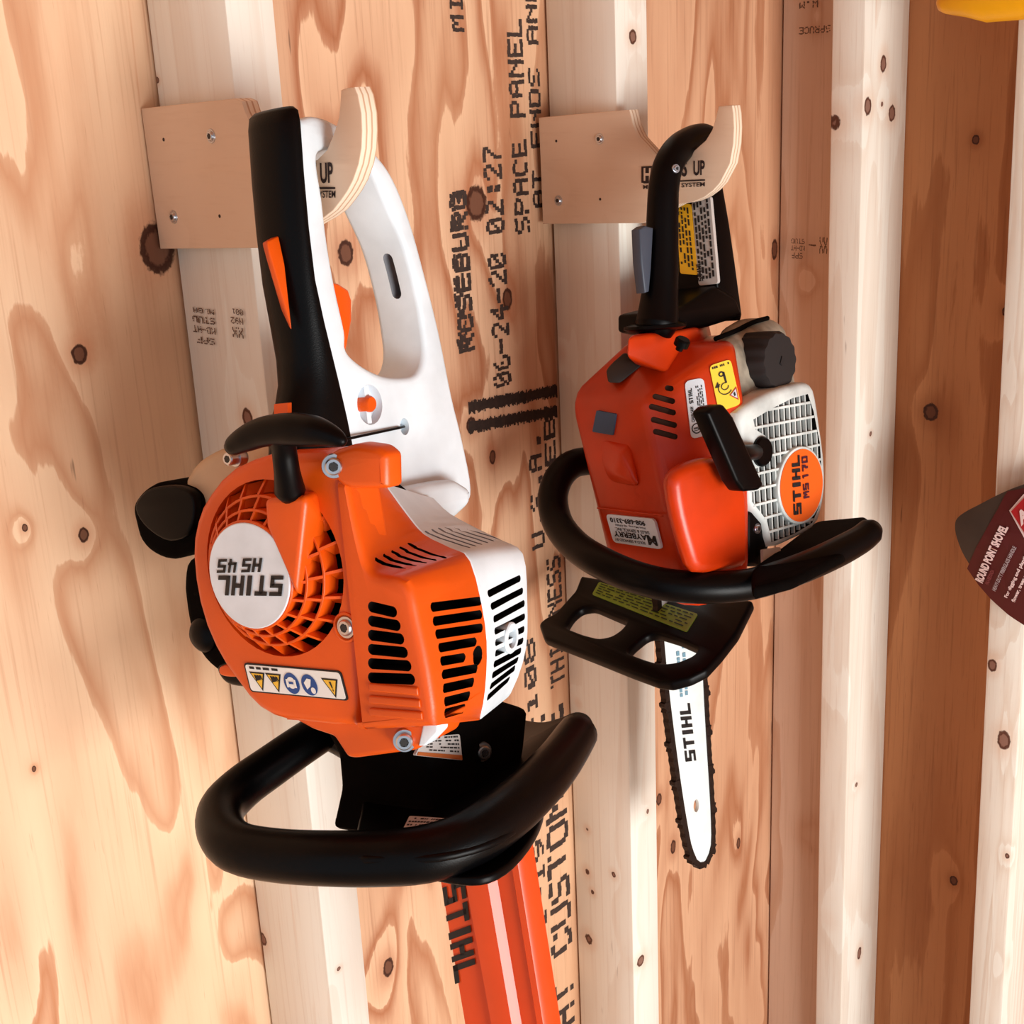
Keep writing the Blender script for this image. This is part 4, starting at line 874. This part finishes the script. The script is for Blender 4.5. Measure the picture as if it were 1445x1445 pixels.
# front handle bar
hp = [(835, 650, -.088), (808, 655, -.092), (788, 675, -.094), (780, 705, -.090), (788, 740, -.075), (812, 770, -.045), (845, 792, -.010), (890, 812, .025), (940, 825, .055), (1000, 829, .080), (1060, 824, .098), (1120, 806, .110), (1170, 785, .118), (1210, 764, .122), (1228, 750, .124)]
tube('front_handle', smooth([sp(x, y, 1, v) for (x, y, v) in hp], 4, False), [.0125, .013, .0135, .0135, .0135, .0132, .013, .0125, .0125, .0115], rubber, cs, 22)
prism('handle_mount', S, 2, .352, .362, rnd([Vector((*p, 0)) for p in ((1060, 800), (1090, 780), (1150, 735), (1225, 728), (1234, 745), (1200, 775), (1120, 815), (1060, 830))], 8), dirty, cs, bev=.004)
# brake guard: a plate with two windows
GP = (S.w(S.at(765, 890, 2, .435)), S.w(S.at(925, 958, 2, .450)), S.w(S.at(1050, 850, 2, .405)))
gn = (GP[1]-GP[0]).cross(GP[2]-GP[0]).normalized(); gn = gn if gn.dot(CAM-GP[0]) > 0 else -gn
gx = (GP[1]-GP[0]).normalized(); gy = gn.cross(gx)
G = Frame(GP[0], gx, gy, gn)
k3 = 3.01
def g3(L_): return [(740+x/k3, 780+y/k3) for (x, y) in L_]
og = g3([(60, 300), (85, 278), (130, 255), (170, 210), (215, 160), (240, 95), (330, 110), (500, 160), (700, 210), (830, 190), (970, 200), (945, 250), (900, 340), (830, 430), (770, 495), (700, 530), (620, 552), (560, 545), (450, 505), (300, 445), (170, 395), (80, 360)])
w1 = g3([(172, 315), (205, 262), (240, 232), (290, 225), (360, 255), (438, 288), (410, 325), (370, 352), (320, 362), (250, 345)])
w2 = g3([(435, 422), (470, 385), (520, 345), (560, 338), (650, 365), (740, 405), (715, 435), (650, 462), (580, 470), (510, 450)])
prism('brake_guard', G, 2, 0, -.010, rnd([Vector((*p, 0)) for p in og], 4), black, cs, holes=[rnd([Vector((*p, 0)) for p in w1], 6), rnd([Vector((*p, 0)) for p in w2], 6)], bev=.003)
c4 = pl(G, 2, .0002, *g3([(318, 125), (738, 262), (690, 338), (288, 178)])); o = decal('green_label', c4, mat('sticker_green', (150, 190, 62), .55, var=.15), cs, r=.12, thick=.0006); o['label'] = 'green label with four lines of print'
finish('label_lettering', lines_me(c4, 5, .03, .97, .1, .95, .38, .0012, dens=.95), mat('green_ink', (34, 60, 20), .6), o, 0)
# guide bar and chain
VB = -.045
bl_ = [S.at(x, y, 1, VB) for (x, y) in ((933, 890), (940, 965), (949, 1040), (960, 1120), (970, 1180), (975, 1200))]
br_ = [S.at(x, y, 1, VB) for (x, y) in ((991, 890), (994, 965), (998, 1040), (1003, 1120), (1005, 1170), (1004, 1195))]
tip = [S.at(x, y, 1, VB) for (x, y) in ((980, 1212), (985, 1218), (992, 1219), (998, 1213))]
left = [(p.x, p.z) for p in bl_]; right = [(p.x, p.z) for p in br_]
up = [(left[0][0], .36)] + left; rp = [(right[0][0], .36)] + right
bo_ = up + [(p.x, p.z) for p in tip] + rp[::-1]
steel = mat('bar_steel', (232, 240, 240), .5, 0, var=.06, vscale=60)
hc = S.at(983, 1137, 1, VB)
hol = [(hc.x+.0042*math.cos(a), hc.z+.0062*math.sin(a)) for a in [2*math.pi*k/20 for k in range(20)]]
o = prism('guide_bar', S, 1, VB, VB-.0045, bo_, steel, cs, holes=[hol], bev=.0006, px=False); o['label'] = 'pale steel guide bar'
q = pl(S, 1, VB, (982, 1073), (973, 992), (967, 1075)); words('bar_lettering', 'STIHL', q, black_ink, o, block=True, lift=.0006)
lb = mat('faded_blue', (110, 150, 170), .6)
q4 = pl(S, 1, VB, (950, 905), (972, 900), (976, 985), (958, 988)); finish('bar_small_print', lines_me(q4, 2, .02, .95, .1, .9, .5, .0006, vert=True), lb, o, 0)
chm = mat('chain_steel', (48, 34, 28), .5, .6, var=.3, vscale=300)
path = smooth([Vector((a, b_, 0)) for (a, b_) in bo_], 3, False)
L_ = [0]
for i in range(1, len(path)): L_.append(L_[-1]+(path[i]-path[i-1]).length)
chain = finish('chain', tube_me([S.w((p.x, VB-.002, p.y)) for p in path], .0028, 8), chm, cs, 0)
def along(s):
    for i in range(1, len(path)):
        if L_[i] >= s: t = (s-L_[i-1])/max(1e-9, L_[i]-L_[i-1]); return path[i-1].lerp(path[i], t), (path[i]-path[i-1]).normalized()
    return path[-1], (path[-1]-path[-2]).normalized()
mid_ = Vector((sum(p.x for p in path)/len(path), sum(p.y for p in path)/len(path), 0))
def link_me(cutter):
    h = .0058 if cutter else .0036
    pr = [(-.0052, -.0034), (.0052, -.0034), (.0056, 0), (.0045, h*.8), (.0015, h*.55), (-.002, h if cutter else h*.7), (-.0052, h*.8 if not cutter else h*.95), (-.0057, 0)]
    return pr
proto = {}
s = .03; i = 0
while s < L_[-1]-.03:
    p, d = along(s); nrm_ = Vector((-d.y, d.x, 0))
    if nrm_.dot(p-mid_) < 0: nrm_ = -nrm_
    kind_ = (i % 4 == 0)
    if kind_ not in proto:
        me = bpy.data.meshes.new('chain_link'); pr = link_me(kind_); n_ = len(pr)
        V = [(x, y, .0032) for (x, y) in pr]+[(x, y, -.0032) for (x, y) in pr]
        me.from_pydata(V, [], [tuple(range(n_)), tuple(range(2*n_-1, n_-1, -1))]+[(k, (k+1) % n_, n_+(k+1) % n_, n_+k) for k in range(n_)]); me.materials.append(chm)
        proto[kind_] = me
    lk = bpy.data.objects.new('chain_link', proto[kind_]); COL.objects.link(lk); lk.parent = chain
    X = (SU*d.x+SF*d.y); Y = (SU*nrm_.x+SF*nrm_.y); Z = X.cross(Y)
    mm = Matrix((X, Y, Z)).transposed().to_4x4(); mm.translation = S.w((p.x+nrm_.x*.0015, VB-.002, p.y+nrm_.y*.0015))-cs.location; lk.matrix_local = mm
    rv = bpy.data.objects.new('rivet', None) if False else None
    s += .0098; i += 1
# ================================================================ SHOVEL AND YELLOW HANDLE
steelg = mat('shovel_steel', (70, 60, 54), .5, .3, var=.2, vscale=20)
maroon = mat('label_maroon', (78, 6, 14), .45); lblw = mat('label_pink_white', (236, 214, 214), .5); red = mat('label_red', (170, 18, 28), .45)
XS = .752
sv = root('shovel', WF.w(WF.at(1430, 790, 0, XS)), 'round point shovel blade with dark red printed label at the right edge', 'shovel')
so = [(1344, 760), (1342, 745), (1345, 735), (1356, 726), (1375, 716), (1400, 703), (1425, 692), (1450, 684), (1480, 676), (1530, 672), (1585, 690), (1620, 730), (1625, 790), (1590, 850), (1540, 890), (1490, 900), (1450, 888), (1425, 872), (1400, 850), (1380, 826), (1365, 804), (1352, 782)]
bm = bmesh.new(); pv = [WF.at(x, y, 0, XS) for (x, y) in so]; cen = sum(pv, Vector())/len(pv)
K = 12; ringsv = []
for k in range(K+1):
    t = k/K; ringsv.append([Vector((XS+.016*(1-t*t), cen.y+(p.y-cen.y)*t, cen.z+(p.z-cen.z)*t)) for p in smooth([(0, q_.y, q_.z) for q_ in pv], 3)]) if k else None
V = []; Fc = []
rr = []
spv = smooth([(0, q_.y, q_.z) for q_ in pv], 8)
for k in range(K+1):
    t = k/K; rr.append([Vector((XS-.012*(1-t*t)*0+.010*(t*t), cen.y+(p.y-cen.y)*t, cen.z+(p.z-cen.z)*t)) for p in spv])
fr_, bk_ = rr, [[p+Vector((.0018, 0, 0)) for p in r_] for r_ in rr]
bm.free()
finish('shovel_blade', loft_me([r_ for r_ in fr_[::-1][:-1]][::-1] + [bk_[-1]] + bk_[::-1][1:-1], True), steelg, sv, 30)
ANG = sorted((math.atan2(p.z-cen.z, p.y-cen.y), math.hypot(p.y-cen.y, p.z-cen.z)) for p in spv)
def dish(y, z):
    a = math.atan2(z-cen.z, y-cen.y); d = math.hypot(y-cen.y, z-cen.z)
    best = sorted(ANG, key=lambda k: abs(k[0]-a))[:2]; w0, w1 = abs(best[0][0]-a)+1e-6, abs(best[1][0]-a)+1e-6
    r_ = (best[0][1]*w1+best[1][1]*w0)/(w0+w1); t = d/r_; return XS+.010*min(t, 1.05)**2
def ss(x, y, lift=.0):
    """point of the dished blade under a pixel"""
    p = WF.at(x, y, 0, XS)
    for _ in range(5): p = WF.at(x, y, 0, dish(p.y, p.z))
    return Vector((p.x-lift, p.y, p.z))
def hug(o, lift):
    for v in o.data.vertices:
        w_ = v.co+sv.location; v.co.x = dish(w_.y, w_.z)-lift-sv.location.x
def lab(pts, m, name, lift, parent):
    n_ = len(pts); a = [ss(x, y, lift) for (x, y) in pts]; return finish(name, loft_me([[v+Vector((.0008, 0, 0)) for v in a], a]), m, parent, 0)
# label laid as strips so that it follows the dish
lo = []
LF = [(1417, 701), (1408, 719), (1398, 736), (1388, 754), (1378, 772), (1370, 790), (1365, 803)]
RT = [(1500, 688), (1500, 720), (1500, 750), (1500, 790), (1500, 830), (1500, 860), (1496, 892)]
BT = [(1365, 803), (1380, 825), (1400, 848), (1425, 870), (1450, 886), (1475, 895), (1496, 892)]
n_ = 7; grid = []
for i in range(n_):
    row = []
    for j in range(17):
        t = j/16; x = LF[i][0]*(1-t)+RT[i][0]*t; y = LF[i][1]*(1-t)+RT[i][1]*t
        yb = None
        for k in range(len(BT)-1):
            if BT[k][0] <= x <= BT[k+1][0]: yb = BT[k][1]+(BT[k+1][1]-BT[k][1])*(x-BT[k][0])/(BT[k+1][0]-BT[k][0])
        yt = 694-(x-1417)*.18 if x > 1417 else y
        if yb is not None and i == n_-1: y = yb
        elif x > LF[i][0]: y = yt+(((yb or 890)-yt)*i/(n_-1)) if t > .0 and x > 1417 else y
        if yb is not None: y = min(y, yb-1)
        row.append(ss(x, max(y, yt if x > 1417 else y), .0006))
    grid.append(row)
me = bpy.data.meshes.new('m'); me.from_pydata([tuple(p) for r_ in grid for p in r_], [], [(i*17+j, i*17+j+1, (i+1)*17+j+1, (i+1)*17+j) for i in range(n_-1) for j in range(16)])
lb_ = finish('product_label', me, maroon, sv, 0); lb_['label'] = 'dark red label with pale lettering'
def sw(s, a, b_, h, m, bold=.03):
    q = [ss(*a, .0014), ss(*b_, .0014), ss(a[0]+h[0], a[1]+h[1], .0014)]; hug(words('label_lettering', s, q, m, lb_, bold=bold, lift=.0008), .0022)
sw('ROUND POINT SHOVEL', (1388, 823), (1425, 744), (-11, -6), lblw, .05)
sw('HEAVY-DUTY FIBERGLASS HANDLE', (1406, 834), (1436, 772), (-5, -3), mat('label_grey', (170, 160, 165), .5))
sw('PALA REDONDA', (1396, 825), (1405, 805), (-5, -3), mat('label_dim', (130, 60, 64), .5))
sw('For digging and planting', (1424, 844), (1455, 780), (-6, -3), lblw); sw('flower, trees and shrubs', (1434, 850), (1465, 786), (-6, -3), lblw)
for L2, m2, l2 in (([(1425, 720), (1445, 697), (1490, 690), (1490, 760), (1448, 762)], lblw, .0016), ([(1428, 721), (1447, 701), (1487, 694), (1487, 755), (1450, 756)], red, .0026)):
    finish('label_emblem', flat_me([ss(x, y, l2) for (x, y) in L2]), m2, lb_, 0)
hug(words('label_lettering', 'ACE', [ss(1443, 742, .0014), ss(1475, 706, .0014), ss(1435, 726, .0014)], lblw, lb_, bold=.05), .0034)
# socket and shaft going back out of the frame
tube('shovel_socket', [Vector((XS-.004, cen.y-.06, cen.z)), Vector((XS-.004, cen.y-.16, cen.z+.01))], [.017, .019], steelg, sv, 16)
tube('shaft', [Vector((XS-.004, cen.y-.15, cen.z+.01)), Vector((XS+.0, cen.y-.75, cen.z+.05))], .017, mat('fiberglass', (196, 60, 30), .4), sv, 16)
# yellow plastic handle
yc = WF.at(1352, 6, 0, .74)
yh = root('yellow_handle', yc, 'bright yellow rounded plastic handle end poking in at the top right corner', 'handle')
yp = mat('yellow_plastic', (250, 178, 10), .45, var=.05)
y0 = yc.y
tube('grip', [Vector((.74, y0+.012-.0, yc.z+.003)), Vector((.74, y0-.01, yc.z+.004)), Vector((.738, y0-.03, yc.z+.001)), Vector((.738, y0-.40, yc.z+.001))], [.011, .0165, .0195, .0195], yp, yh, 24)
for k in range(5): lathe('grip_ring', Vector((.738, y0-.12-k*.03, yc.z+.001)), (0, 1, 0), [(-.003, .019), (-.002, .0208), (.002, .0208), (.003, .019)], yp, yh, 24)
hull('hanging_lug', [Vector((.738+a, y0-.3+b_, yc.z+.015+c_)) for a in (-.006, .006) for b_ in (-.012, .012) for c_ in (0, .03)], yp, yh, .002)
